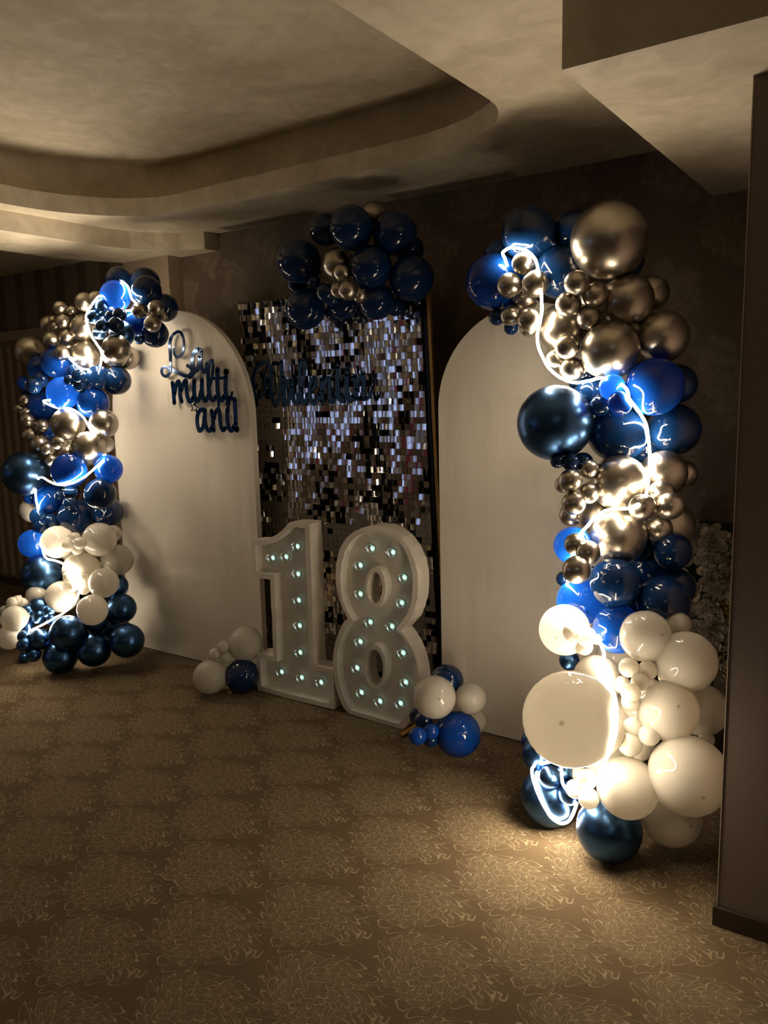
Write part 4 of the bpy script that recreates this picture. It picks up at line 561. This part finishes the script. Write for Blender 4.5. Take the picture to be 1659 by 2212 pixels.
FORENAME=[(0,0.0063,[(-2.948,1.656),(-2.928,1.663),(-2.911,1.651),(-2.904,1.620),(-2.908,1.576),(-2.926,1.543),(-2.951,1.529)]),(0,0.0111,[(-2.951,1.529),(-2.975,1.533),(-2.993,1.556),(-3.000,1.594),(-2.994,1.640),(-2.971,1.681),(-2.933,1.706),(-2.897,1.711),(-2.872,1.693),(-2.865,1.647),(-2.869,1.593),(-2.868,1.549),(-2.859,1.505),(-2.844,1.483)]),(0,0.0109,[(-2.844,1.483),(-2.825,1.507),(-2.808,1.548),(-2.793,1.591),(-2.788,1.640),(-2.789,1.683),(-2.789,1.710)]),(1,0.0103,[(-2.783,1.636),(-2.770,1.616),(-2.780,1.597)]),(1,0.0109,[(-2.722,1.609),(-2.750,1.609),(-2.772,1.580),(-2.780,1.539),(-2.777,1.502),(-2.768,1.489),(-2.752,1.506),(-2.735,1.547),(-2.726,1.585)]),(1,0.0106,[(-2.718,1.611),(-2.724,1.564),(-2.721,1.521),(-2.705,1.495),(-2.688,1.505),(-2.676,1.541)]),(2,0.0106,[(-2.640,1.711),(-2.659,1.689),(-2.666,1.647),(-2.669,1.584),(-2.666,1.524),(-2.651,1.493),(-2.632,1.509),(-2.620,1.540)]),(2,0.0079,[(-2.640,1.712),(-2.629,1.690),(-2.635,1.642),(-2.652,1.596),(-2.666,1.571)]),(3,0.0075,[(-2.596,1.557),(-2.577,1.572),(-2.558,1.594),(-2.554,1.610),(-2.568,1.619)]),(3,0.0099,[(-2.568,1.619),(-2.588,1.609),(-2.603,1.582),(-2.608,1.544),(-2.601,1.508),(-2.580,1.491),(-2.557,1.506),(-2.538,1.539)]),(4,0.0115,[(-2.525,1.614),(-2.525,1.560),(-2.527,1.500)]),(4,0.0097,[(-2.520,1.549),(-2.504,1.592),(-2.480,1.621),(-2.473,1.596),(-2.474,1.548),(-2.469,1.515),(-2.455,1.501),(-2.437,1.525)]),(5,0.0119,[(-2.418,1.673),(-2.422,1.619),(-2.424,1.551),(-2.417,1.516),(-2.399,1.508),(-2.384,1.526)]),(5,0.0067,[(-2.444,1.623),(-2.371,1.626)]),(6,0.0119,[(-2.363,1.633),(-2.367,1.597),(-2.370,1.546),(-2.362,1.515),(-2.345,1.509),(-2.328,1.529)]),(6,0.0151,[(-2.361,1.657),(-2.361,1.655)]),(6,0.0097,[(-2.361,1.658),(-2.364,1.627)]),(7,0.0111,[(-2.316,1.624),(-2.314,1.575),(-2.318,1.511)]),(7,0.0097,[(-2.312,1.555),(-2.298,1.591),(-2.268,1.634)]),(7,0.0106,[(-2.266,1.634),(-2.262,1.602),(-2.265,1.554),(-2.260,1.524),(-2.247,1.513)]),(7,0.0063,[(-2.247,1.513),(-2.229,1.525),(-2.217,1.549)])]
# ================= the room =================
WY = 3.485; ZA = 2.50
def struct(o): o['kind'] = 'structure'; return o
struct(box_obj('floor', M_CARPET, (-8, 3.2, -6.6, 3.7, -.05, 0)))
struct(box_obj('wall_back', M_DAMASK, (-3.898, 3.2, WY, WY+.1, 0, 3.0)))
struct(box_obj('wall_left', M_FAR, (-8.1, -8, -6.6, 3.7, 0, 3.0)))
struct(box_obj('wall_right', M_PLAIN, (3.2, 3.3, -6.6, 3.7, 0, 3.0)))
struct(box_obj('wall_front', M_FAR, (-8.1, 3.3, -6.7, -6.6, 0, 3.0)))
# recessed striped wall with its wide door, and the plain pilaster beside it
struct(box_obj('wall_striped', M_STRIPE, (-8, -4.33, 3.55, 3.65, 0, 3.0)))
pil = struct(box_obj('trim_1', M_PLAIN, (-4.33, -3.898, 3.376, 3.66, 0, ZA)))
struct(box_obj('trim_2', M_SKIRT, (-8, -4.33, 3.535, 3.55, 0, .07)))
struct(box_obj('baseboard_back', M_SKIRT, (-3.898, -.404, WY-.015, WY, 0, .07)))
door = struct(box_obj('door_1', M_DOOR, (-7.6, -4.75, 3.528, 3.55, .07, 2.0)))
b = MB(); b.box(-7.7, -4.68, 3.505, 3.55, 2.0, 2.075); b.box(-4.75, -4.68, 3.505, 3.55, 0, 2.0); b.build('door_frame', M_PLAIN, door)
for i in range(22):
    x = -7.5 + i*.125
    box_obj('door_batten', M_PLAIN, (x, x+.055, 3.518, 3.53, .1, 1.97), door)
# ceiling sheet with the rounded tray opening
def arc(cx, cy, rx, ry, a0, a1, n): return [(cx + rx*math.cos(math.radians(a0+(a1-a0)*i/n)), cy + ry*math.sin(math.radians(a0+(a1-a0)*i/n))) for i in range(n+1)]
def tray(o):   # opening grown by o
    x0, x1, y0, y1 = -3.80-o, -1.275+o, -2.2-o, 2.95+o
    return arc(x1-.62-o*.4, y1-.43-o*.4, .62+o*.4, .43+o*.4, 0, 90, 12) + arc(x0+.5+o*.4, y1-.62-o*.4, .5+o*.4, .62+o*.4, 90, 180, 12) + arc(x0+.5, y0+.5, .5, .5, 180, 270, 8) + arc(x1-.5, y0+.5, .5, .5, 270, 360, 8)
c = MB()
c.poly([[(-8.1, -6.7), (3.3, -6.7), (3.3, 3.7), (-8.1, 3.7)], tray(0)], lambda x, y: (x, y, ZA))
struct(c.build('ceiling', M_CEIL))
c = MB(); c.wall(tray(0), lambda x, y: (x, y, ZA), lambda x, y: (x, y, 2.59)); c.poly([tray(.13), tray(0)], lambda x, y: (x, y, 2.59))
struct(c.build('trim_3', M_CEIL))      # lit lip round the tray
c = MB(); c.wall(tray(.13), lambda x, y: (x, y, 2.59), lambda x, y: (x, y, 2.80)); c.poly([tray(.13)], lambda x, y: (x, y, 2.80))
struct(c.build('ceiling_tray', M_CEIL))
# dropped bulkhead at the left, curving round to the back wall
outer = [(-3.94, -6.5), (-3.935, 2.3), (-3.93, 2.75), (-3.925, 2.95), (-3.89, 3.10), (-3.82, 3.22), (-3.72, 3.32), (-3.58, 3.385), (-3.57, WY)]
inner = [(-3.898, WY), (-3.898, 3.6), (-4.30, 3.6), (-4.33, 3.38), (-4.41, 3.2), (-4.455, 3.0), (-4.46, 2.6), (-4.40, 2.2), (-4.40, -6.5)]
c = MB(); loop = outer + inner
c.poly([loop], lambda x, y: (x, y, 2.40)); c.wall(loop, lambda x, y: (x, y, 2.40), lambda x, y: (x, y, ZA+.001))
struct(c.build('ceiling_bulkhead', M_CEIL))
# dropped box over the right side, and the pillar that carries it
struct(box_obj('ceiling_box', M_CEIL, (-.768, 3.2, 1.897, WY, 2.29, ZA+.001)))
struct(box_obj('pillar', M_PILLAR, (-.404, 3.2, 2.226, WY, 0, 2.292)))
struct(box_obj('trim_4', M_TRIM, (-.4062, -.4035, 2.2235, 2.2265, .06, 2.29)))  # pale strip: light along the pillar's edge put into its colour
struct(box_obj('baseboard_right', M_SKIRT, (-.414, 3.2, 2.214, 2.226, 0, .058)))
struct(box_obj('baseboard_side', M_SKIRT, (-.414, -.404, 2.226, WY, 0, .058)))
# unseen glowing panes, added to give the sequins bluish reflections
for i, (y0, y1) in enumerate(((-6.4, -5.2), (-4.7, -4.15), (-2.5, -2.15))):
    wn = struct(box_obj('window_%d' % (i+1), M_WIN, (-8, -7.98, y0, y1, .9, 2.15)))
    fr = MB(); fr.box(-7.99, -7.94, y0-.06, y0, .84, 2.21); fr.box(-7.99, -7.94, y1, y1+.06, .84, 2.21); fr.box(-7.99, -7.94, y0, y1, .84, .9); fr.box(-7.99, -7.94, y0, y1, 2.15, 2.21)
    fr.box(-7.98, -7.95, (y0+y1)/2-.02, (y0+y1)/2+.02, .9, 2.15); fr.box(-7.98, -7.95, y0, y1, 1.5, 1.53)
    fr.build('window_frame', M_PLAIN, wn)
# unseen ceiling spots, added for fill and for highlights on the balloons
for i, (x, y) in enumerate(((.9, -.6), (.9, -1.5), (.9, -2.4), (-1.0, -3.4), (-5.2, -1.6), (-6.4, .4), (-6.8, -3.0), (-5.0, -5.6))):
    t = bpy.data.objects.new('added_ceiling_spot', None); COL.objects.link(t); t.location = (x, y, ZA); t['kind'] = 'structure'
    ring = MB(); l0 = arc(0, 0, .055, .055, 0, 345, 23); l1 = arc(0, 0, .040, .040, 0, 345, 23)
    ring.poly([l0, l1], lambda a, b_: (a, b_, -.012)); ring.wall(l0, lambda a, b_: (a, b_, -.012), lambda a, b_: (a, b_, 0)); ring.build('bezel', M_TRIM, t)
    d = MB(); d.poly([arc(0, 0, .040, .040, 0, 345, 23)], lambda a, b_: (a, b_, -.008)); d.build('added_lamp', M_SPOT, t)
# slotted air grilles in the ceiling over the back wall
for (x0, x1, lab) in ((-2.27, -1.60, 'long brown slotted air grille in the ceiling above the right arch side'), (-3.44, -2.77, 'long brown slotted air grille in the ceiling left of the balloon bunch')):
    t = empty('ceiling_vent', ((x0+x1)/2, 3.415, ZA), lab, 'air vent', 'ceiling air grilles')
    L = (x1-x0)/2; f = MB()
    f.box(-L, L, -.058, -.046, -.004, -.0005); f.box(-L, L, .046, .058, -.004, -.0005); f.box(-L, -L+.014, -.046, .046, -.004, -.0005); f.box(L-.014, L, -.046, .046, -.004, -.0005)
    f.build('frame', M_VENT, t)
    box_obj('backing', M_BLACK, (-L+.012, L-.012, -.046, .046, -.001, -.0003), t)
    f = MB(); n = 38
    for i in range(n):
        x = -L+.012 + (i+.5)*(2*L-.024)/n; f.box(x-.0045, x+.0045, -.046, .046, -.0035, -.001)
    f.build('slat', M_VENT, t, kind='stuff')

# ================= backdrops =================
def arch_panel(xc, hw, top, label, y=3.015, th=.035):
    t = empty('arch_panel', (xc, y, 0), label, 'backdrop', 'cloth covered arch backdrops')
    zs = top-hw; loop = [(-hw, .006), (hw, .006), (hw, .7)] + arc(0, zs, hw, hw, 0, 180, 40) + [(-hw, .7)]
    b = MB(); b.poly([loop], lambda a, z: (a, 0, z)); b.poly([loop], lambda a, z: (a, th, z)); b.wall(loop, lambda a, z: (a, 0, z), lambda a, z: (a, th, z))
    o = b.build('cloth_cover', M_CLOTH, t)
    mod = o.modifiers.new('edge', 'BEVEL'); mod.width = .008; mod.segments = 2; mod.limit_method = 'ANGLE'; mod.angle_limit = 1.0
    for s in (-1, 1): box_obj('foot', M_BLACK, (s*hw*.6-.015, s*hw*.6+.015, th, .25, .0, .02), t)
    b = MB(); b.box(-.02, .02, th, th+.025, .02, top*.8); b.build('support_post', M_BLACK, t)
    return t
arch_panel(-3.487, .575, 2.012, 'round-topped ivory cloth backdrop behind the blue greeting lettering')
arch_panel(-1.355, .425, 1.885, 'round-topped ivory cloth backdrop behind the right-hand balloon garland')
# sequin wall on a gold stand
SX = lambda z: -.0385*z       # the stand leans a little sideways
seq = empty('sequin_backdrop', (-2.44, 3.177, 0), 'mirror sequin backdrop on a thin gold stand between the two ivory arches', 'backdrop')
LW = -3.040+2.44; RW = -1.862+2.44
def lean_box(mb, x0, x1, y0, y1, z0, z1):
    mb.add([(x+SX(z), y, z) for x in (x0, x1) for y in (y0, y1) for z in (z0, z1)], [(0, 1, 3, 2), (4, 6, 7, 5), (0, 4, 5, 1), (2, 3, 7, 6), (0, 2, 6, 4), (1, 5, 7, 3)])
for x0 in (LW-.004, RW+.006):
    b = MB(); lean_box(b, x0, x0+.016, .0, .018, .0, 2.045 if x0 > 0 else 2.02); b.build('stand_post', M_GOLD, seq, label='thin upright gold post')
b = MB(); lean_box(b, LW, RW, .004, .018, 2.0, 2.014); b.build('stand_rail', M_GOLD, seq)
b = MB(); b.tube([(RW+.014, .01, .012), (RW+.002, -.40, .012)], .012, 4); b.build('stand_foot', M_GOLD, seq)
b = MB(); b.tube([(LW+.06, -.30, .012), (LW+.14, -.44, .012)], .014, 4); b.build('stand_foot', M_GOLD, seq)
b = MB(); lean_box(b, LW, RW, .003, .010, .02, 2.035)
PIT = .0304; nc = int((RW-LW)/PIT); nr = int(2.01/PIT)
for i in range(nc+1): lean_box(b, LW+i*PIT-.001, LW+i*PIT+.001, -.004, .003, .02, 2.035)
for j in range(nr+1): lean_box(b, LW, RW, -.003, .003, .02+j*PIT-.001, .02+j*PIT+.001)
b.build('backing_grid', M_GRID, seq)
# a sequin: slightly curved square, pinned at the top
def seq_geo():
    h = PIT*.485; v = [(x, -.0005*(1-(x/h)**2), z) for z in (h, -h) for x in (-h, -h*.4, h*.4, h)]
    f = [(i, i+1, i+5, i+4) for i in range(3)]; p = .0016
    v += [(-p, -.003, h-.004), (p, -.003, h-.004), (0, -.003, h-.004-2*p), (0, -.0055, h-.004-p*.7)]
    return v, f + [(8, 9, 11), (9, 10, 11), (10, 8, 11)]
SV, SF = seq_geo()
sme = mesh('sequin', SV, SF); sme.materials.append(M_SEQ); sme.materials.append(M_PIN)
for p in sme.polygons:
    if p.index >= 3: p.material_index = 1
from mathutils import noise as mn
tiles = []
for j in range(nr):
    for i in range(nc):
        x = LW+(i+.5)*PIT; z = .02+(j+.5)*PIT+.002
        patch = mn.noise(Vector((x*5.5, z*4.0, 1.3))) + mn.noise(Vector((x*17, z*11, 5.1)))*.6 + random.uniform(-.42, .42)
        bias = .14 if x < .1 else .24
        if patch > bias: yaw = math.radians(random.choice((-1, 1))*random.uniform(35, 80))
        else: yaw = math.radians(random.gauss(0, 2.6))
        tiles.append((x+SX(z), z, yaw, math.radians(random.gauss(0, 3.6)), math.radians(random.gauss(0, 1.2)), patch > bias))
cx = Vector((2.44, -3.177, 1.55))
order = sorted(range(len(tiles)), key=lambda k: (Vector((tiles[k][0], 0, tiles[k][1]))-cx).length if (tiles[k][1] > 1.02 and tiles[k][1] < 1.78 and not tiles[k][5] and tiles[k][0] > -.1) else 99)
single = set(order[:300])
rest = MB()
def tile_mat(t): return Matrix.Translation((t[0], -.007, t[1])) @ Matrix.Rotation(t[2], 4, 'Z') @ Matrix.Rotation(t[3], 4, 'X') @ Matrix.Rotation(t[4], 4, 'Y')
pidx = []
for k, t in enumerate(tiles):
    mt = tile_mat(t)
    if k in single:
        o = bpy.data.objects.new('sequin', sme); COL.objects.link(o); o.parent = seq; o.matrix_local = mt
    else:
        rest.add([mt @ Vector(p) for p in SV], SF); pidx += [0, 0, 0, 1, 1, 1]
ro = rest.build('sequin_field', M_SEQ, seq, kind='stuff'); ro.data.materials.append(M_PIN); ro.data.polygons.foreach_set('material_index', pidx)

# ================= lit numerals =================
def numeral(name, label, out, inn, holes, bulbs, base):
    Y0 = 2.856; bx = base; t = empty(name, (bx, Y0, 0), label, 'marquee numeral', 'white light-up numerals')
    D, Rr = .095, .050
    P = lambda d: (lambda x, z: (x-bx, d, max(z, .0)))
    b = MB(); b.poly([out, inn], P(0)); b.wall(out, P(0), P(D)); b.wall(inn, P(0), P(Rr)); b.poly([out] + [h[1] for h in holes], P(D))
    for o_, h in holes:
        b.poly([o_, h], P(0)); b.wall(o_, P(0), P(Rr)); b.wall(h, P(0), P(D))
    b.build('body', M_FOAM, t)
    b = MB(); b.poly([inn] + [h[0] for h in holes], P(Rr)); b.build('face_panel', M_FOAM, t)
    bm = bmesh.new(); bmesh.ops.create_uvsphere(bm, u_segments=24, v_segments=16, radius=.0275)
    g = bpy.data.meshes.new('bulb'); bm.to_mesh(g); bm.free(); g.polygons.foreach_set('use_smooth', [True]*len(g.polygons)); g.materials.append(M_GLASS)
    sock = MB(); sock.tube([(0, .001, 0), (0, .012, 0)], .010, 12); sm = mesh('socket', sock.v, sock.f); sm.materials.append(M_PIN)
    chip = MB(); chip.tube([(0, -.001, 0), (0, .001, 0)], .0125, 14); cm = mesh('glow_chip', chip.v, chip.f); cm.materials.append(M_CHIP)
    core = MB(); core.tube([(0, -.002, 0), (0, .001, 0)], .0045, 8); km = mesh('glow_core', core.v, core.f); km.materials.append(M_CORE)
    for x, z in bulbs:
        o = link('bulb', g, None, t); o.location = (x-bx+.0, .018, z)
        s = link('socket', sm, None, o); s.location = (0, .0185, 0)
        s = link('glow_chip', cm, None, o); s.location = (0, .0165, 0)
        s = link('glow_core', km, None, o); s.location = (0, .0140, 0)
    return t
numeral('numeral_one', 'white light-up numeral one with clear bulbs, standing left of the eight', ONE_OUT, ONE_IN, [], ONE_BULBS, -2.55)
numeral('numeral_eight', 'white light-up numeral eight with clear bulbs, standing beside the one', EIGHT_OUT, EIGHT_IN, EIGHT_HOLES, EIGHT_BULBS, -2.05)

# ================= script lettering =================
def catmull(p, k=7):
    if len(p) < 3: return [Vector(q) for q in p]
    p = [Vector(q) for q in p]; o = []
    for i in range(len(p)-1):
        a, b_, c_, d = p[max(i-1, 0)], p[i], p[i+1], p[min(i+2, len(p)-1)]
        for j in range(k):
            t = j/k; o.append(.5*((2*b_)+(c_-a)*t+(2*a-5*b_+4*c_-d)*t*t+(-a+3*b_-3*c_+d)*t**3))
    return o+[p[-1]]
def sign(name, label, strokes, y, mat, loc, sharp=()):
    t = empty(name, loc, label, 'lettering'); th = .005; groups = {}
    for k, (idx, r, pts) in enumerate(strokes):
        pl = [Vector(q) for q in pts] if idx in sharp else catmull(pts)
        mb = groups.setdefault(idx, MB()); e = .00015*(k % 5)
        put = lambda dy: (lambda x, z: (x-loc[0], y-loc[1]+dy, z-loc[2]))
        L, Rt = [], []; n = len(pl)
        for i, p in enumerate(pl):
            d = (pl[min(i+1, n-1)]-pl[max(i-1, 0)]).normalized(); q = Vector((-d.y, d.x))
            L.append(p+q*r); Rt.append(p-q*r)
        fr, bk = put(-e), put(th)
        v = [fr(*p) for p in L]+[fr(*p) for p in Rt]+[bk(*p) for p in L]+[bk(*p) for p in Rt]; f = []
        for i in range(n-1):
            f += [(i, i+1, n+i+1, n+i), (2*n+i, 3*n+i, 3*n+i+1, 2*n+i+1), (i, 2*n+i, 2*n+i+1, i+1), (n+i, n+i+1, 3*n+i+1, 3*n+i)]
        mb.add(v, f)
        caps = pl if idx in sharp else (pl[0], pl[-1])
        for c_ in caps:
            lp = [(c_.x+r*math.cos(a), c_.y+r*math.sin(a)) for a in [2*math.pi*s/16 for s in range(16)]]
            mb.add([fr(*p) for p in lp]+[bk(*p) for p in lp], [tuple(range(16)), tuple(range(31, 15, -1))]+[(s, (s+1) % 16, 16+(s+1) % 16, 16+s) for s in range(16)])
    for idx, mb in groups.items(): mb.build('star' if idx in sharp else 'letter', mat, t)
    return t
sign('greeting_sign', 'shiny blue script greeting with a small star on the left ivory arch', GREETING, 2.985, M_SIGN, (-3.3, 2.985, 1.3), sharp=(7,))
sign('script_sign', 'dark blue script lettering hanging across the mirror sequins', FORENAME, 3.125, M_MATT, (-2.75, 3.125, 1.4))

# ================= balloons =================
def balloon_mesh(name, mat):
    prof = []
    for i in range(15):                       # pole to widest to shoulder
        a = math.pi*i/16; r = math.sin(a); z = math.cos(a)
        if z < 0: r *= 1-.10*z*z; z *= 1.04
        else: z *= 1.02
        prof.append((r, z))
    prof += [(.16, -1.05), (.075, -1.10), (.055, -1.135), (.095, -1.165), (.06, -1.19)]
    seg = 28; v = [(0, 0, prof[0][1])]; f = []
    for r, z in prof[1:]:
        for k in range(seg): v.append((r*math.cos(2*math.pi*k/seg), r*math.sin(2*math.pi*k/seg), z))
    for k in range(seg): f.append((0, 1+k, 1+(k+1) % seg))
    for i in range(len(prof)-2):
        for k in range(seg): a = 1+i*seg+k; b_ = 1+i*seg+(k+1) % seg; f.append((a, a+seg, b_+seg, b_))
    f.append(tuple(1+(len(prof)-2)*seg+k for k in range(seg)))
    me = mesh(name, v, f, True); me.materials.append(mat); return me
BM = {k: balloon_mesh('balloon', LATEX[k]) for k in LATEX}
CORE = {'L': (-3.95, 2.80), 'R': (-1.05, 2.78), 'C': (-2.42, 3.12), 'F': (-2.86, 2.84), 'G': (-1.62, 2.76)}
GN = {'L': 'of the left garland', 'R': 'of the right garland', 'C': 'of the bunch over the sequins', 'F': 'beside the numeral one', 'G': 'beside the numeral eight'}
CN = {'N': 'navy', 'B': 'lit navy', 'W': 'white', 'S': 'chrome silver', 'D': 'metallic blue'}
for (k, x, y, z, r, sz, g, lab) in BALLOONS:
    o = bpy.data.objects.new('balloon', BM[k]); COL.objects.link(o); o.location = (x, y, z); o.scale = (r, r, r)
    cxx, cyy = CORE[g]; cz = z if g in 'LR' else {'C': 2.12, 'F': .12, 'G': .22}[g]
    d = Vector((x-cxx, y-cyy, (z-cz)+random.uniform(-.04, .04))) + Vector((.02, -.04, 0))
    if d.length > .01: d = d.normalized() + Vector([random.uniform(-.55, .55) for _ in range(3)])
    if d.length < .01: d = Vector((0, -1, 0))
    o.rotation_mode = 'QUATERNION'; o.rotation_quaternion = d.to_track_quat('Z', 'Y')
    o['label'] = lab; o['category'] = 'balloon'; o['group'] = '%s %s balloons %s' % (sz, CN[k], GN[g])

# ================= light tubes =================
for pts, lab in ((TUBE_LEFT, 'glowing white light tube wound through the left balloon garland'), (TUBE_RIGHT, 'glowing white light tube wound through the right balloon garland')):
    b = MB(); b.tube(pts, .0050, 8); o = b.build('light_tube', M_LED, None, True); o.data.materials.append(M_LEDBACK)
    for p in o.data.polygons: p.material_index = int(p.normal.y > .3); o['label'] = lab; o['category'] = 'light tube'

# ================= flowers behind the right garland =================
fl = empty('flower_arrangement', (-.66, 3.28, 0), 'tall bank of ivory roses on a dark stand behind the right garland', 'flowers')
b = MB(); b.tube([(0, 0, .02), (0, 0, .62)], .012, 8); b.box(-.10, .10, -.08, .08, 0, .02); b.build('stand', M_BLACK, fl)
def rose():
    v, f = [], []
    for ring, (n, R0, tilt, L) in enumerate(((3, .006, 80, .024), (4, .012, 66, .030), (5, .017, 48, .034), (6, .020, 26, .040))):
        for i in range(n):
            a = 2*math.pi*(i+ring*.37)/n; w = L*.62
            ca, sa = math.cos(a), math.sin(a); ct, s_ = math.cos(math.radians(tilt)), math.sin(math.radians(tilt)); k0 = len(v)
            for u, ww, cur in ((0, .5, 0), (.5, 1.35, .007), (.85, 1.25, .003), (1.0, .75, -.004)):
                for s2 in (-1, 0, 1):
                    rr = R0+u*L*ct; hz = u*L*s_; cup = .006*(s2*s2); wx = s2*w*ww*.5
                    v.append(((rr-cup)*ca-wx*sa, (rr-cup)*sa+wx*ca, hz+cur*-1+cup))
            for q in range(3):
                for s2 in range(2): b0 = k0+q*3+s2; f.append((b0, b0+1, b0+4, b0+3))
    return mesh('rose', v, f, True)
rm = rose(); rm.materials.append(M_PETAL); ry = rm.copy(); ry.materials.clear(); ry.materials.append(M_YELLOW)
rnd = random.Random(3); cnt = 0
for zi in range(8):
    for xi in range(5):
        x = -.13+xi*.068+rnd.uniform(-.016, .016); z = .46+zi*.072+rnd.uniform(-.02, .02)
        if rnd.random() < .12: continue
        o = link('rose', ry if (zi, xi) == (3, 3) else rm, None, fl); sc = rnd.uniform(.85, 1.35)
        o.location = (x, -.06-rnd.uniform(0, .05), z); o.scale = (sc, sc, sc); o.rotation_euler = (math.radians(90+rnd.uniform(-30, 30)), rnd.uniform(0, 6), math.radians(rnd.uniform(-35, 35)))
b = MB()
for i in range(70):
    x, z = rnd.uniform(-.16, .17), rnd.uniform(.40, 1.0); a = rnd.uniform(0, 6.28); L = rnd.uniform(.03, .06); dx, dz = math.cos(a)*L, math.sin(a)*L; y = -rnd.uniform(.0, .09)
    b.add([(x, y, z), (x+dx*.5-dz*.25, y-.01, z+dz*.5+dx*.25), (x+dx, y, z+dz), (x+dx*.5+dz*.25, y-.01, z+dz*.5-dx*.25)], [(0, 1, 2, 3)])
b.build('leaves', M_LEAF, fl, kind='stuff')
b = MB(); b.box(-.16, .17, -.02, .02, .42, 1.0); b.build('backing', M_LEAF, fl)

# ================= red bench at the far end of the room (unseen, added for the sequins to mirror) =================
bn = empty('bench', (-6.6, -4.6, 0), 'red upholstered bench added unseen behind the viewer, for the sequins to mirror', 'bench')
box_obj('seat', M_RED, (-1.0, 1.0, -.25, .25, .40, .50), bn); box_obj('backrest', M_RED, (-1.0, 1.0, -.30, -.22, .50, 1.05), bn)
for sx in (-.92, .92):
    for sy in (-.2, .2): box_obj('leg', M_SKIRT, (sx-.02, sx+.02, sy-.02, sy+.02, 0, .40), bn)

# ================= scraps on the carpet =================
b = MB(); b.tube([(-.0, 0, .002), (.03, .004, .006), (.06, -.004, .003), (.09, .006, .007), (.12, -.002, .002)], .0012, 5); o = b.build('thread', M_TRIM); o.location = (-1.99, 1.50, 0); o['label'] = 'short pale loose thread lying on the carpet at the left'; o['category'] = 'thread'
b = MB(); b.tube([(0, 0, 0), (0, .002, .003), (.001, .003, .006)], .003, 6); o = b.build('paper_scrap', M_PETAL); o.location = (-2.42, 1.655, 0); o['label'] = 'tiny bright speck of paper lying on the carpet, far left'; o['category'] = 'scrap'
